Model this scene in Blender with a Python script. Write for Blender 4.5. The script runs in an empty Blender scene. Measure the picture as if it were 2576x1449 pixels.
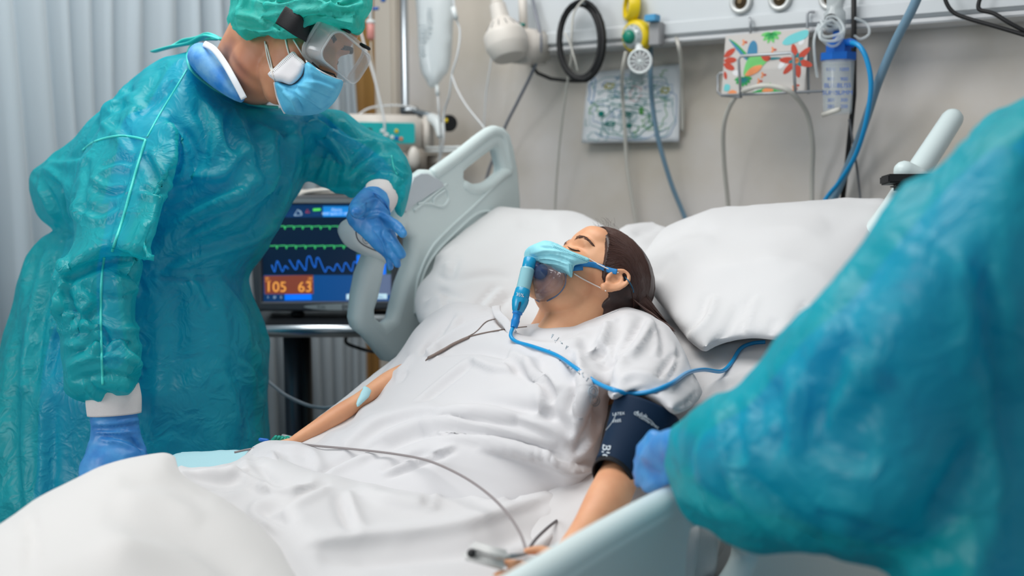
import bpy, bmesh, math, random
import numpy as np
from mathutils import Vector, Matrix, noise
from mathutils.geometry import delaunay_2d_cdt
from mathutils.bvhtree import BVHTree
random.seed(7); RNG=np.random.RandomState(7)
scene=bpy.context.scene
COL=scene.collection
# ------------------------------------------------------------------ camera
FPX=2500.0; PCX,PCY=1288.0,724.5
YAW,PITCH=math.radians(36),math.radians(-7.4)
CAM=Vector((0,0,1.25))
FW=Vector((-math.sin(YAW)*math.cos(PITCH),math.cos(YAW)*math.cos(PITCH),math.sin(PITCH)))
RT=Vector((math.cos(YAW),math.sin(YAW),0)); UP=RT.cross(FW)
cd=bpy.data.cameras.new('camera'); cam=bpy.data.objects.new('camera',cd); COL.objects.link(cam)
cam.matrix_world=Matrix.Translation(CAM)@Matrix((RT,UP,-FW)).transposed().to_4x4()
cd.sensor_width=36; cd.lens=36*FPX/2576
cd.clip_start=0.05
cd.dof.use_dof=True; cd.dof.focus_distance=1.78; cd.dof.aperture_fstop=2.1
scene.camera=cam
# ------------------------------------------------------------------ light
vs=scene.view_settings
vs.view_transform='Standard'; vs.look='None'; vs.gamma=1; vs.use_curve_mapping=False; vs.exposure=0.0
w=bpy.data.worlds.new('world'); scene.world=w; w.use_nodes=True
w.node_tree.nodes['Background'].inputs[0].default_value=(0.90,0.95,1.0,1); w.node_tree.nodes['Background'].inputs[1].default_value=0.40
def area(name,loc,target,size,power,col=(1,1,1)):
    l=bpy.data.lights.new(name,'AREA'); l.shape='RECTANGLE'; l.size,l.size_y=size; l.energy=power; l.color=col
    o=bpy.data.objects.new(name,l); COL.objects.link(o); o.location=loc
    o.rotation_euler=(Vector(target)-Vector(loc)).to_track_quat('-Z','Y').to_euler(); return o
area('ceiling_lamp_light',(-1.3,1.0,2.75),(-1.3,1.0,0),(1.6,1.2),30,(1,0.98,0.95))
area('shoulder_fill_light',(-2.1,1.5,2.74),(-2.0,1.2,0),(1.2,.6),12,(1,0.99,0.97))  # added fill near ceiling height, brightens the leaning carer's shoulder and back
area('left_area_light',(-2.75,-1.7,2.1),(-1.4,1.4,0.9),(1.8,1.4),60,(0.97,0.985,1.0))  # broad area light left of the camera, aimed at the bed; no window built

# ------------------------------------------------------------------ placing
def ray(px,py): return FW+RT*((px-PCX)/FPX)-UP*((py-PCY)/FPX)
def P(px,py,d): return CAM+ray(px,py)*d
def onp(px,py,ax,v):
    r=ray(px,py); return CAM+r*((v-CAM[ax])/r[ax])
def DZ(px,py,z): return (z-CAM[2])/ray(px,py)[2]
def DX(px,py,x): return x/ray(px,py)[0]
def DY(px,py,y): return y/ray(px,py)[1]
def m(px,d): return px*d/FPX
aC=np.array(CAM);aF=np.array(FW);aR=np.array(RT);aU=np.array(UP)
def Pn(px,py,d):
    px=np.asarray(px,float);py=np.asarray(py,float);d=np.asarray(d,float)
    return aC+(aF+aR*((px-PCX)/FPX)[...,None]-aU*((py-PCY)/FPX)[...,None])*d[...,None]
def proj(V):
    q=V-aC; d=q@aF; return PCX+FPX*(q@aR)/d, PCY-FPX*(q@aU)/d, d
# ------------------------------------------------------------------ objects
def tag(o,label=None,cat=None,group=None,kind=None):
    if label: o['label']=label
    if cat: o['category']=cat
    if group: o['group']=group
    if kind: o['kind']=kind
    return o
def thing(name,loc,label,cat,group=None):
    o=bpy.data.objects.new(name,None); COL.objects.link(o); o.location=loc; o.empty_display_size=.05
    ROOTS[o.name]=Vector(loc)
    return tag(o,label,cat,group)
ROOTS={}
def mesh_from(name,V,Fc,mat,smooth=True):
    me=bpy.data.meshes.new(name); me.from_pydata([tuple(v) for v in V],[],[tuple(int(i) for i in f) for f in Fc]); me.update()
    if smooth: me.polygons.foreach_set('use_smooth',[True]*len(me.polygons))
    if mat: me.materials.append(mat)
    return me
def link(name,me,parent=None):
    o=bpy.data.objects.new(name,me); COL.objects.link(o)
    if parent is not None:
        root=parent; off=Vector((0,0,0))
        while root is not None:
            off+=root.location; root=root.parent
        o.parent=parent
        for v in me.vertices: v.co-=off
    return o
def mk(name,geo,mat,parent=None,smooth=True,sharp=None):
    V,Fc=geo
    me=mesh_from(name,V,Fc,mat,smooth)
    if sharp:
        me.set_sharp_from_angle(angle=math.radians(sharp))
    return link(name,me,parent)
# geometry = (list V, list F)
def join(*gs):
    V=[];Fc=[]
    for g in gs:
        n=len(V); V.extend([tuple(v) for v in g[0]]); Fc.extend([tuple(int(i)+n for i in f) for f in g[1]])
    return V,Fc
def bm_geo(bm):
    bm.verts.ensure_lookup_table(); V=[tuple(v.co) for v in bm.verts]; Fc=[[v.index for v in f.verts] for f in bm.faces]; bm.free(); return V,Fc
def box(c,s,bev=0.0,M=None,seg=2):
    bm=bmesh.new(); bmesh.ops.create_cube(bm,size=1)
    for v in bm.verts: v.co=Vector((v.co.x*s[0],v.co.y*s[1],v.co.z*s[2]))
    if bev>0: bmesh.ops.bevel(bm,geom=bm.edges[:],offset=min(bev,min(s)*.49),segments=seg,affect='EDGES')
    for v in bm.verts:
        v.co=(M@v.co if M is not None else v.co)+Vector(c)
    bm.verts.index_update(); return bm_geo(bm)
def xf(geo,M): return [tuple(M@Vector(v)) for v in geo[0]],geo[1]
def catmull(pts,n=8,closed=False):
    pts=[np.array(p,float) for p in pts]
    if len(pts)<3: return [pts[0]+(pts[-1]-pts[0])*t for t in np.linspace(0,1,n+1)]
    out=[];L=len(pts)
    rng=range(L if closed else L-1)
    for i in rng:
        if closed: a,b,c,d=pts[(i-1)%L],pts[i],pts[(i+1)%L],pts[(i+2)%L]
        else: a,b,c,d=pts[max(i-1,0)],pts[i],pts[i+1],pts[min(i+2,L-1)]
        for k in range(n):
            t=k/n
            out.append(.5*((2*b)+(-a+c)*t+(2*a-5*b+4*c-d)*t*t+(-a+3*b-3*c+d)*t**3))
    if not closed: out.append(pts[-1])
    return out
def tube(pts,r,seg=10,caps=True,closed=False,flat=1.0,flatdir=None,round_ends=False):
    pts=[np.array(p,float) for p in pts]; n=len(pts)
    rs=list(r) if hasattr(r,'__len__') else [r]*n
    if round_ends and not closed:
        a=pts[0]-pts[1]; a=a/(np.linalg.norm(a)+1e-9); b=pts[-1]-pts[-2]; b=b/(np.linalg.norm(b)+1e-9)
        pre=[(pts[0]+a*rs[0]*s,rs[0]*c) for s,c in ((.97,.25),(.8,.6),(.45,.89))]
        post=[(pts[-1]+b*rs[-1]*s,rs[-1]*c) for s,c in ((.45,.89),(.8,.6),(.97,.25))]
        pts=[p for p,_ in pre]+pts+[p for p,_ in post]; rs=[q for _,q in pre]+rs+[q for _,q in post]; n=len(pts)
    T=[]
    for i in range(n):
        if closed: t=pts[(i+1)%n]-pts[i-1]
        else: t=pts[min(i+1,n-1)]-pts[max(i-1,0)]
        T.append(t/(np.linalg.norm(t)+1e-12))
    up=np.array(flatdir if flatdir is not None else ((0,0,1) if abs(T[0][2])<.9 else (1,0,0)),float)
    N=up-T[0]*(up@T[0]); N/=np.linalg.norm(N)+1e-12
    V=[]
    for i in range(n):
        if flatdir is not None: N=up-T[i]*(up@T[i])
        else: N=N-T[i]*(N@T[i])
        N=N/(np.linalg.norm(N)+1e-12); B=np.cross(T[i],N)
        for k in range(seg):
            a=2*math.pi*k/seg
            V.append(pts[i]+rs[i]*(math.cos(a)*N*flat+math.sin(a)*B))
    Fc=[]
    for i in range(n if closed else n-1):
        j=(i+1)%n
        for k in range(seg):
            l=(k+1)%seg; Fc.append((i*seg+k,i*seg+l,j*seg+l,j*seg+k))
    if caps and not closed:
        Fc.append(tuple(range(seg-1,-1,-1))); Fc.append(tuple((n-1)*seg+k for k in range(seg)))
    return V,Fc
def ctube(pts,r,n=8,seg=10,**k):
    if hasattr(r,'__len__'):
        q=catmull([tuple(p)+(x,) for p,x in zip(pts,r)],n,k.get('closed',False)); return tube([a[:3] for a in q],[max(a[3],1e-4) for a in q],seg,**k)
    return tube(catmull(pts,n,k.get('closed',False)),r,seg,**k)
def limb(spec,n=6,seg=16,flat=1.0,re=True):
    """spec rows (px,py,depth,r_px)"""
    pts=[P(a,b,c) for a,b,c,_ in spec]; r=[m(q,c) for _,_,c,q in spec]
    return ctube(pts,r,n,seg,round_ends=re,flat=flat,flatdir=(tuple(FW) if flat!=1.0 else None))
def ball(c,r,seg=20,rings=12,M=None):
    r=(r,r,r) if not hasattr(r,'__len__') else r
    V=[(0,0,r[2])];Fc=[]
    for i in range(1,rings):
        t=math.pi*i/rings
        for k in range(seg):
            a=2*math.pi*k/seg; V.append((r[0]*math.sin(t)*math.cos(a),r[1]*math.sin(t)*math.sin(a),r[2]*math.cos(t)))
    V.append((0,0,-r[2]))
    for k in range(seg):
        l=(k+1)%seg; Fc.append((0,1+k,1+l)); b=1+(rings-2)*seg; Fc.append((len(V)-1,b+l,b+k))
        for i in range(rings-2): a=1+i*seg; Fc.append((a+k,a+seg+k,a+seg+l,a+l))
    c=Vector(c)
    return [tuple((M@Vector(v) if M is not None else Vector(v))+c) for v in V],Fc
def lathe(prof,a,b,seg=28,caps=True):
    """prof rows (t along a->b in metres, radius)"""
    a=np.array(a,float);b=np.array(b,float);D=(b-a)/np.linalg.norm(b-a)
    u=np.cross(D,(0,0,1) if abs(D[2])<.9 else (1,0,0));u/=np.linalg.norm(u);v=np.cross(D,u)
    V=[];Fc=[]
    for t,r in prof:
        for k in range(seg):
            q=2*math.pi*k/seg; V.append(a+D*t+(u*math.cos(q)+v*math.sin(q))*max(r,1e-5))
    for i in range(len(prof)-1):
        for k in range(seg):
            l=(k+1)%seg; Fc.append((i*seg+k,i*seg+l,(i+1)*seg+l,(i+1)*seg+k))
    if caps: Fc.append(tuple(range(seg-1,-1,-1)));Fc.append(tuple((len(prof)-1)*seg+k for k in range(seg)))
    return V,Fc
def cyl(a,b,r,seg=24,bev=0.0):
    L=(Vector(b)-Vector(a)).length
    if bev: return lathe([(0,r-bev),(bev*.3,r-bev*.3),(bev,r),(L-bev,r),(L-bev*.3,r-bev*.3),(L,r-bev)],a,b,seg)
    return lathe([(0,r),(L,r)],a,b,seg)
def resample(poly,step):
    out=[];n=len(poly)
    for i in range(n):
        a=np.array(poly[i],float);b=np.array(poly[(i+1)%n],float);L=np.linalg.norm(b-a);k=max(1,int(round(L/step)))
        for j in range(k): out.append(a+(b-a)*j/k)
    return np.array(out)
def smoothpoly(poly,n=6): return [tuple(p) for p in catmull(poly,n,True)]
def polydist(px,py,pts,closed=True):
    """distance, signed side and arclength fraction to polyline"""
    best=np.full(px.shape,1e9);side=np.zeros(px.shape);frac=np.zeros(px.shape)
    n=len(pts);segs=range(n if closed else n-1)
    Ls=[math.dist(pts[i],pts[(i+1)%n]) for i in segs];tot=sum(Ls);acc=0
    for i,L in zip(segs,Ls):
        ax,ay=pts[i];bx,by=pts[(i+1)%n];dx,dy=bx-ax,by-ay;l2=dx*dx+dy*dy+1e-9
        t=np.clip(((px-ax)*dx+(py-ay)*dy)/l2,0,1);qx=px-(ax+t*dx);qy=py-(ay+t*dy);dd=np.hypot(qx,qy)
        mk_=dd<best;best=np.where(mk_,dd,best);side=np.where(mk_,np.sign(dx*(py-ay)-dy*(px-ax)),side);frac=np.where(mk_,(acc+t*L)/tot,frac);acc+=L
    return best,side,frac
class RBF:
    def __init__(s,rows):
        A=np.array([r[:2] for r in rows],float)/500;d=np.array([r[2] for r in rows],float);n=len(A)
        if n<3: s.c=float(d.mean());return
        s.c=None
        K=np.hypot(A[:,None,0]-A[None,:,0],A[:,None,1]-A[None,:,1])+np.eye(n)*-0.02
        Q=np.c_[np.ones(n),A] if n>3 else np.ones((n,1))
        M_=np.block([[K,Q],[Q.T,np.zeros((Q.shape[1],)*2)]])
        s.A=A;s.k=Q.shape[1];s.w=np.linalg.lstsq(M_,np.r_[d,np.zeros(s.k)],rcond=None)[0];s.lo=d.min()-.15;s.hi=d.max()+.15
    def __call__(s,px,py):
        px=np.asarray(px,float)/500;py=np.asarray(py,float)/500
        if s.c is not None: return np.full(px.shape,s.c)
        K=np.hypot(px[...,None]-s.A[:,0],py[...,None]-s.A[:,1]);r=K@s.w[:len(s.A)]+s.w[len(s.A)]
        if s.k==3: r=r+px*s.w[-2]+py*s.w[-1]
        return np.clip(r,s.lo,s.hi)
def inflate(poly,depth,T,R,step=14,smooth=5,back=None,pw=2.0):
    """solid from an outline: centre surface at `depth` rows (px,py,d), half thickness T (m), rounding radius R (px)"""
    rb=RBF(depth) if not callable(depth) else depth
    if smooth: poly=smoothpoly(poly,smooth)
    B=resample(poly,step);nb=len(B)
    x0,y0=B.min(0);x1,y1=B.max(0)
    gx,gy=np.meshgrid(np.arange(x0+step/2,x1,step),np.arange(y0+step/2,y1,step));gx=gx.ravel()+RNG.uniform(-.2,.2,gx.size)*step;gy=gy.ravel()+RNG.uniform(-.2,.2,gy.size)*step
    D,_,_=polydist(gx,gy,[tuple(b) for b in B])
    k=D>step*.55
    pts=[Vector(b) for b in B]+[Vector((a,b)) for a,b in zip(gx[k],gy[k])]
    V2,_,F2,_,_,_=delaunay_2d_cdt(pts,[],[list(range(nb))],1,1e-4)
    V2=np.array([tuple(v) for v in V2]);D,_,_=polydist(V2[:,0],V2[:,1],[tuple(b) for b in B])
    h=(1-(1-np.clip(D/R,0,1))**pw)**(1/pw)
    d=rb(V2[:,0],V2[:,1])
    Tb=back if back is not None else T
    A=Pn(V2[:,0],V2[:,1],d-T*h);Bk=Pn(V2[:,0],V2[:,1],d+Tb*h);n=len(V2)
    edge=D<1e-3
    idx=np.where(edge,np.arange(n),np.arange(n)+n)
    V=[tuple(v) for v in A]+[tuple(v) for v in Bk]
    Fc=[tuple(f) for f in F2]
    a,b,c=F2[0][:3];
    Fc+= [tuple(int(idx[i]) for i in reversed(f)) for f in F2]
    return V,Fc
# ------------------------------------------------------------------ volume work on numpy meshes
class Sol:
    """editable triangle/quad mesh"""
    def __init__(s,V,Fq): s.V=np.array(V,float);s.F=Fq;s._e=None
    def edges(s):
        if s._e is None:
            e=np.concatenate([np.c_[s.F[:,i],s.F[:,(i+1)%s.F.shape[1]]] for i in range(s.F.shape[1])]);e.sort(1);s._e=np.unique(e,axis=0)
        return s._e
    def smooth(s,it=3,lam=.5,mask=None):
        e=s.edges();n=len(s.V);deg=np.bincount(e.ravel(),minlength=n).astype(float)
        for _ in range(it):
            acc=np.stack([np.bincount(e[:,0],s.V[e[:,1],k],n)+np.bincount(e[:,1],s.V[e[:,0],k],n) for k in range(3)],1)/np.maximum(deg,1)[:,None]
            l=lam if mask is None else lam*mask[:,None]
            s.V=s.V*(1-l)+acc*l
        return s
    def normals(s):
        a,b,c=s.V[s.F[:,0]],s.V[s.F[:,1]],s.V[s.F[:,2]]
        if s.F.shape[1]==4: fn=np.cross(s.V[s.F[:,2]]-a,s.V[s.F[:,3]]-b)
        else: fn=np.cross(b-a,c-a)
        N=np.zeros_like(s.V)
        for i in range(s.F.shape[1]):
            for k in range(3): N[:,k]+=np.bincount(s.F[:,i],fn[:,k],len(s.V))
        return N/(np.linalg.norm(N,axis=1)[:,None]+1e-12)
    def disp(s,amt,N=None): s.V=s.V+(s.normals() if N is None else N)*amt[:,None]; return s
    def strokes(s,L):
        """L rows: (polyline_px, width_px, height_m, kind) sculpted on the side that faces the viewer"""
        px,py,d=proj(s.V)
        for row in L:
            pl,wd,h,kind=row[:4];lim=1.5*wd*float(np.median(d))/FPX;h=max(-lim,min(lim,h))
            N=s.normals();vd=s.V-aC;vd/=np.linalg.norm(vd,axis=1)[:,None]
            face=np.clip(-(N*vd).sum(1)*3,0,1)
            if len(pl)>2: pl=[tuple(q) for q in catmull(pl,5)]
            xs=[q[0] for q in pl];ys=[q[1] for q in pl];R=wd*4.5
            k=np.where((px>min(xs)-R)&(px<max(xs)+R)&(py>min(ys)-R)&(py<max(ys)+R)&(face>0))[0]
            if not len(k): continue
            D,S,Fr=polydist(px[k],py[k],pl,False);t=D/wd
            tap=np.clip(np.minimum(Fr,1-Fr)*5,0,1)**.5
            if kind=='r': f=np.exp(-t*t)
            elif kind=='s': f=np.exp(-np.abs(t)*1.3)
            elif kind=='f': f=(t*S)*np.exp(-(t*.9)**2)*1.6
            else: f=np.where(S>0,np.exp(-t*t*3),np.exp(-t*t*.25))  # one steep side
            a=np.zeros(len(s.V));a[k]=f*tap*h*face[k];s.disp(a,N)
        return s
    def geo(s): return [tuple(v) for v in s.V],s.F.tolist()
    def bvh(s): return BVHTree.FromPolygons([tuple(v) for v in s.V],s.F.tolist())
def remesh(parts,voxel,sm=4,lam=.5):
    g=join(*parts);me=bpy.data.meshes.new('tmp');me.from_pydata(g[0],[],g[1]);me.update()
    bm=bmesh.new();bm.from_mesh(me)
    # consistent outward normals for every island
    bmesh.ops.recalc_face_normals(bm,faces=bm.faces[:]);bm.to_mesh(me);bm.free()
    o=bpy.data.objects.new('tmp',me);COL.objects.link(o)
    md=o.modifiers.new('r','REMESH');md.mode='VOXEL';md.voxel_size=voxel
    dg=bpy.context.evaluated_depsgraph_get();ev=o.evaluated_get(dg);m2=ev.to_mesh()
    V=np.empty(len(m2.vertices)*3);m2.vertices.foreach_get('co',V);V=V.reshape(-1,3)
    q=np.empty(len(m2.loops),int);m2.loops.foreach_get('vertex_index',q);ev_n=len(m2.polygons)
    Fq=q.reshape(-1,4) if len(q)==ev_n*4 else np.array([list(p.vertices)+([p.vertices[-1]] if len(p.vertices)==3 else []) for p in m2.polygons])
    ev.to_mesh_clear();bpy.data.objects.remove(o);bpy.data.meshes.remove(me)
    s=Sol(V,Fq);s.smooth(sm,lam);return s
def _h(ix,iy,iz,sd):
    n=(ix*374761393+iy*668265263+iz*2147483647+sd*1274126177)&0xffffffff
    n=((n^(n>>13))*1274126177)&0xffffffff;n^=n>>16;return (n&0xffff)/32767.5-1
def vnoise(X,sc,sd=0):
    X=np.asarray(X)*sc+100.5+sd*7.3;I=np.floor(X).astype(np.int64);f=X-I;f=f*f*f*(f*(f*6-15)+10);r=0
    for a in (0,1):
        for b in (0,1):
            for c in (0,1):
                r=r+_h(I[:,0]+a,I[:,1]+b,I[:,2]+c,sd)*(f[:,0] if a else 1-f[:,0])*(f[:,1] if b else 1-f[:,1])*(f[:,2] if c else 1-f[:,2])
    return r
def crumple(V,sc,sd=0,octv=3):
    """ridged noise: sharp creases between flat facets, 0..1"""
    W=V+np.stack([vnoise(V,sc*.7,sd+11+i) for i in range(3)],1)*(.35/sc)
    r=0;a=1;t=0
    for o in range(octv): r=r+a*(1-np.abs(vnoise(W,sc*2**o,sd+o)*1.6).clip(0,1));t+=a;a*=.5
    return r/t
def snap(bv,px,py,off=0.0,dflt=1.8):
    r=ray(px,py);rn=r.normalized();h=bv.ray_cast(CAM,rn)
    if h[0] is None: return P(px,py,dflt)
    return h[0]-rn*off
# flat outlines with holes -> bevelled solid (local uv plane)
def plate(loops,O,ux,uy,th,bev=0.0,res=2):
    cu=bpy.data.curves.new('c','CURVE');cu.dimensions='2D';cu.fill_mode='BOTH';cu.extrude=max(th/2-bev,0);cu.bevel_depth=bev;cu.bevel_resolution=res;cu.offset=-bev
    for L in loops:
        sp=cu.splines.new('POLY');sp.points.add(len(L)-1);sp.use_cyclic_u=True
        for p,q in zip(sp.points,L): p.co=(q[0],q[1],0,1)
    o=bpy.data.objects.new('c',cu);COL.objects.link(o)
    me=bpy.data.meshes.new_from_object(o.evaluated_get(bpy.context.evaluated_depsgraph_get()))
    ux=Vector(ux).normalized();uy=Vector(uy).normalized();uz=ux.cross(uy);O=Vector(O)
    V=[tuple(O+ux*v.co.x+uy*v.co.y+uz*v.co.z) for v in me.vertices];Fc=[tuple(p.vertices) for p in me.polygons]
    bpy.data.objects.remove(o);bpy.data.curves.remove(cu);bpy.data.meshes.remove(me)
    return V,Fc
def text_geo(s,size,O,ux,uy,th=0.0006,align='CENTER'):
    cu=bpy.data.curves.new('t','FONT');cu.body=s;cu.size=size;cu.extrude=th;cu.align_x=align;cu.align_y='CENTER'
    o=bpy.data.objects.new('t',cu);COL.objects.link(o)
    me=bpy.data.meshes.new_from_object(o.evaluated_get(bpy.context.evaluated_depsgraph_get()))
    ux=Vector(ux).normalized();uy=Vector(uy).normalized();uz=ux.cross(uy);O=Vector(O)
    V=[tuple(O+ux*v.co.x+uy*v.co.y+uz*v.co.z) for v in me.vertices];Fc=[tuple(p.vertices) for p in me.polygons]
    bpy.data.objects.remove(o);bpy.data.curves.remove(cu);bpy.data.meshes.remove(me)
    return V,Fc
def rrect(w,h,r,cx=0,cy=0,n=5):
    out=[]
    for sx,sy,a0 in ((1,1,0),(-1,1,90),(-1,-1,180),(1,-1,270)):
        for k in range(n+1):
            a=math.radians(a0+90*k/n);out.append((cx+sx*(w/2-r)+r*math.cos(a),cy+sy*(h/2-r)+r*math.sin(a)))
    return out
def circ(r,n=24,cx=0,cy=0,ry=None): return [(cx+r*math.cos(2*math.pi*k/n),cy+(ry or r)*math.sin(2*math.pi*k/n)) for k in range(n)]
# ------------------------------------------------------------------ materials
def srgb(r,g,b):
    f=lambda c:(c/12.92 if c<=.04045 else ((c+.055)/1.055)**2.4)
    return (f(r/255),f(g/255),f(b/255),1)
def mat(name,col,rough=.5,metal=0,spec=.5,bump=0,bscale=200,emit=0,alpha=1,sss=0,trans=0,var=0,vscale=8,coat=0,sheen=0,bdist=.001,col2=None):
    M=bpy.data.materials.new(name);M.use_nodes=True;nt=M.node_tree;b=nt.nodes['Principled BSDF']
    b.inputs['Base Color'].default_value=col;b.inputs['Roughness'].default_value=rough;b.inputs['Metallic'].default_value=metal
    b.inputs['Specular IOR Level'].default_value=spec;b.inputs['Alpha'].default_value=alpha
    b.inputs['Transmission Weight'].default_value=trans;b.inputs['Coat Weight'].default_value=coat
    if sheen: b.inputs['Sheen Weight'].default_value=sheen
    if sss:
        b.inputs['Subsurface Weight'].default_value=sss;b.inputs['Subsurface Radius'].default_value=(.9,.35,.2);b.inputs['Subsurface Scale'].default_value=.008
    if emit: b.inputs['Emission Color'].default_value=col;b.inputs['Emission Strength'].default_value=emit
    tc=nt.nodes.new('ShaderNodeTexCoord')
    if bump:
        n=nt.nodes.new('ShaderNodeTexNoise');n.inputs['Scale'].default_value=bscale;n.inputs['Detail'].default_value=4
        nt.links.new(tc.outputs['Object'],n.inputs['Vector']);bp=nt.nodes.new('ShaderNodeBump');bp.inputs['Strength'].default_value=bump;bp.inputs['Distance'].default_value=bdist
        nt.links.new(n.outputs['Fac'],bp.inputs['Height']);nt.links.new(bp.outputs['Normal'],b.inputs['Normal'])
    if var or col2:
        n=nt.nodes.new('ShaderNodeTexNoise');n.inputs['Scale'].default_value=vscale;n.inputs['Detail'].default_value=5
        nt.links.new(tc.outputs['Object'],n.inputs['Vector']);r=nt.nodes.new('ShaderNodeMix');r.data_type='RGBA'
        c2=col2 or tuple(min(1,c*(1-var)) for c in col[:3])+(1,)
        r.inputs[6].default_value=col;r.inputs[7].default_value=c2
        mr=nt.nodes.new('ShaderNodeMapRange');mr.inputs[1].default_value=.35;mr.inputs[2].default_value=.65
        nt.links.new(n.outputs['Fac'],mr.inputs[0]);nt.links.new(mr.outputs[0],r.inputs[0]);nt.links.new(r.outputs[2],b.inputs['Base Color'])
    return M
def thin(name,col,fac=.3,tint=None,rough=.35,transl=.3,bump=.3,bscale=60,spec=.5,bdist=.002,ridged=True):
    """thin cloth: partly see-through, glossy, lets light through"""
    M=mat(name,col,rough=rough,spec=spec,bump=bump,bscale=bscale,bdist=bdist,var=.12,vscale=14);nt=M.node_tree;b=nt.nodes['Principled BSDF'];out=nt.nodes['Material Output']
    bp=[n for n in nt.nodes if n.type=='BUMP'][0];nz=bp.inputs['Height'].links[0].from_node
    nz.inputs['Distortion'].default_value=.6;nz.inputs['Detail'].default_value=3
    a1=nt.nodes.new('ShaderNodeMath');a1.operation='SUBTRACT';a1.inputs[1].default_value=.5;a2=nt.nodes.new('ShaderNodeMath');a2.operation='ABSOLUTE'
    nt.links.new(nz.outputs['Fac'],a1.inputs[0]);nt.links.new(a1.outputs[0],a2.inputs[0]);nt.links.new(a2.outputs[0],bp.inputs['Height']);bp.invert=True
    t=nt.nodes.new('ShaderNodeBsdfTransparent');t.inputs[0].default_value=tint or col
    l=nt.nodes.new('ShaderNodeBsdfTranslucent');l.inputs[0].default_value=col
    m1=nt.nodes.new('ShaderNodeMixShader');m1.inputs[0].default_value=transl;nt.links.new(b.outputs[0],m1.inputs[1]);nt.links.new(l.outputs[0],m1.inputs[2])
    m2=nt.nodes.new('ShaderNodeMixShader');m2.inputs[0].default_value=fac;nt.links.new(m1.outputs[0],m2.inputs[1]);nt.links.new(t.outputs[0],m2.inputs[2])
    nt.links.new(m2.outputs[0],out.inputs[0]);return M
# ================================================================== materials
WHITE=mat('white_plastic',srgb(226,232,232),.4)
BEDW=mat('bed_plastic',srgb(212,226,226),.38,bump=.05,bscale=300)
BEDSH=mat('bed_panel_grey',srgb(196,204,210),.45)
CREAM=mat('cream_plastic',srgb(214,208,200),.45)
DGREY=mat('dark_grey_plastic',srgb(62,66,72),.45,bump=.05,bscale=400)
MGREY=mat('mid_grey_plastic',srgb(120,126,130),.45)
BLACK=mat('black_rubber',srgb(14,15,18),.55)
STEEL=mat('steel',srgb(176,184,190),.28,metal=1,bump=.05,bscale=90)
CHROME=mat('chrome',srgb(205,210,214),.14,metal=1)
TEALP=mat('teal_panel',srgb(20,170,172),.4)
YEL=mat('yellow_enamel',srgb(226,198,16),.35)
GRN=mat('green_plastic',srgb(6,128,104),.35)
BLUE=mat('blue_plastic',srgb(6,98,190),.35)
LBLUE=mat('light_blue_plastic',srgb(66,150,196),.4)
CLEAR=mat('clear_plastic',srgb(226,234,236),.12,alpha=.42,spec=.8)
HOSE=mat('milky_hose',srgb(214,212,204),.35,alpha=.8)
HOSEB=mat('blue_grey_hose',srgb(118,152,174),.35,alpha=.9,bump=.6,bscale=500)
TUBEB=mat('bright_blue_tube',srgb(22,146,206),.3)
WIRE=mat('wire_grey',srgb(110,112,116),.5)
PRINTB=mat('blue_print',srgb(20,84,170),.6)
INK=mat('ink_grey',srgb(60,66,74),.7)
def multi(name,parts,parent=None,smooth=False):
    V=[];Fc=[];mi=[];ms=[]
    for g,M_ in parts:
        if M_ not in ms: ms.append(M_)
        n=len(V);V+=[tuple(v) for v in g[0]];Fc+=[tuple(int(i)+n for i in f) for f in g[1]];mi+=[ms.index(M_)]*len(g[1])
    me=mesh_from(name,V,Fc,None,smooth)
    for q in ms: me.materials.append(q)
    me.polygons.foreach_set('material_index',mi);return link(name,me,parent)
WX,WZ=Vector((1,0,0)),Vector((0,0,1))
WALL=2.6
# ------------------------------------------------------------------ room shell
fl=mk('floor',box((-.2,.2,-.05),(6.4,5.4,.1)),mat('floor_vinyl',srgb(150,150,146),.35,var=.15,vscale=5),smooth=False);tag(fl,kind='structure')
WM=mat('wall_paint',srgb(220,215,211),.6,bump=.1,bscale=120,col2=srgb(206,197,184),vscale=3.2)
wb=mk('wall_back',box((-.2,WALL+.06,1.4),(6.4,.12,2.8)),WM,smooth=False);tag(wb,kind='structure')
wl=mk('wall_left',box((-3.42,.2,1.4),(.12,5.4,2.8)),mat('wall_paint_grey',srgb(176,172,168),.8,var=.06,vscale=3),smooth=False);tag(wl,kind='structure')
a=onp(908,400,1,WALL).x;b=onp(962,400,1,WALL).x;c=onp(1012,400,1,WALL).x
t1=mk('trim_1',box(((a+b)/2-.02,WALL-.015,1.4),(b-a+.04,.03,2.8),.004),mat('ochre_wood',srgb(168,128,70),.5,col2=srgb(150,110,58),vscale=3),smooth=False);tag(t1,kind='structure')
t2=mk('trim_2',box(((b+c)/2,WALL-.02,1.4),(c-b,.04,2.8),.01),mat('pale_trim',srgb(208,200,188),.55),smooth=False);tag(t2,kind='structure')
bb=mk('baseboard_back',box((.4,WALL-.01,.06),(4.6,.02,.12),.004),mat('base_vinyl',srgb(150,152,152),.5),smooth=False);tag(bb,kind='structure')
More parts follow.
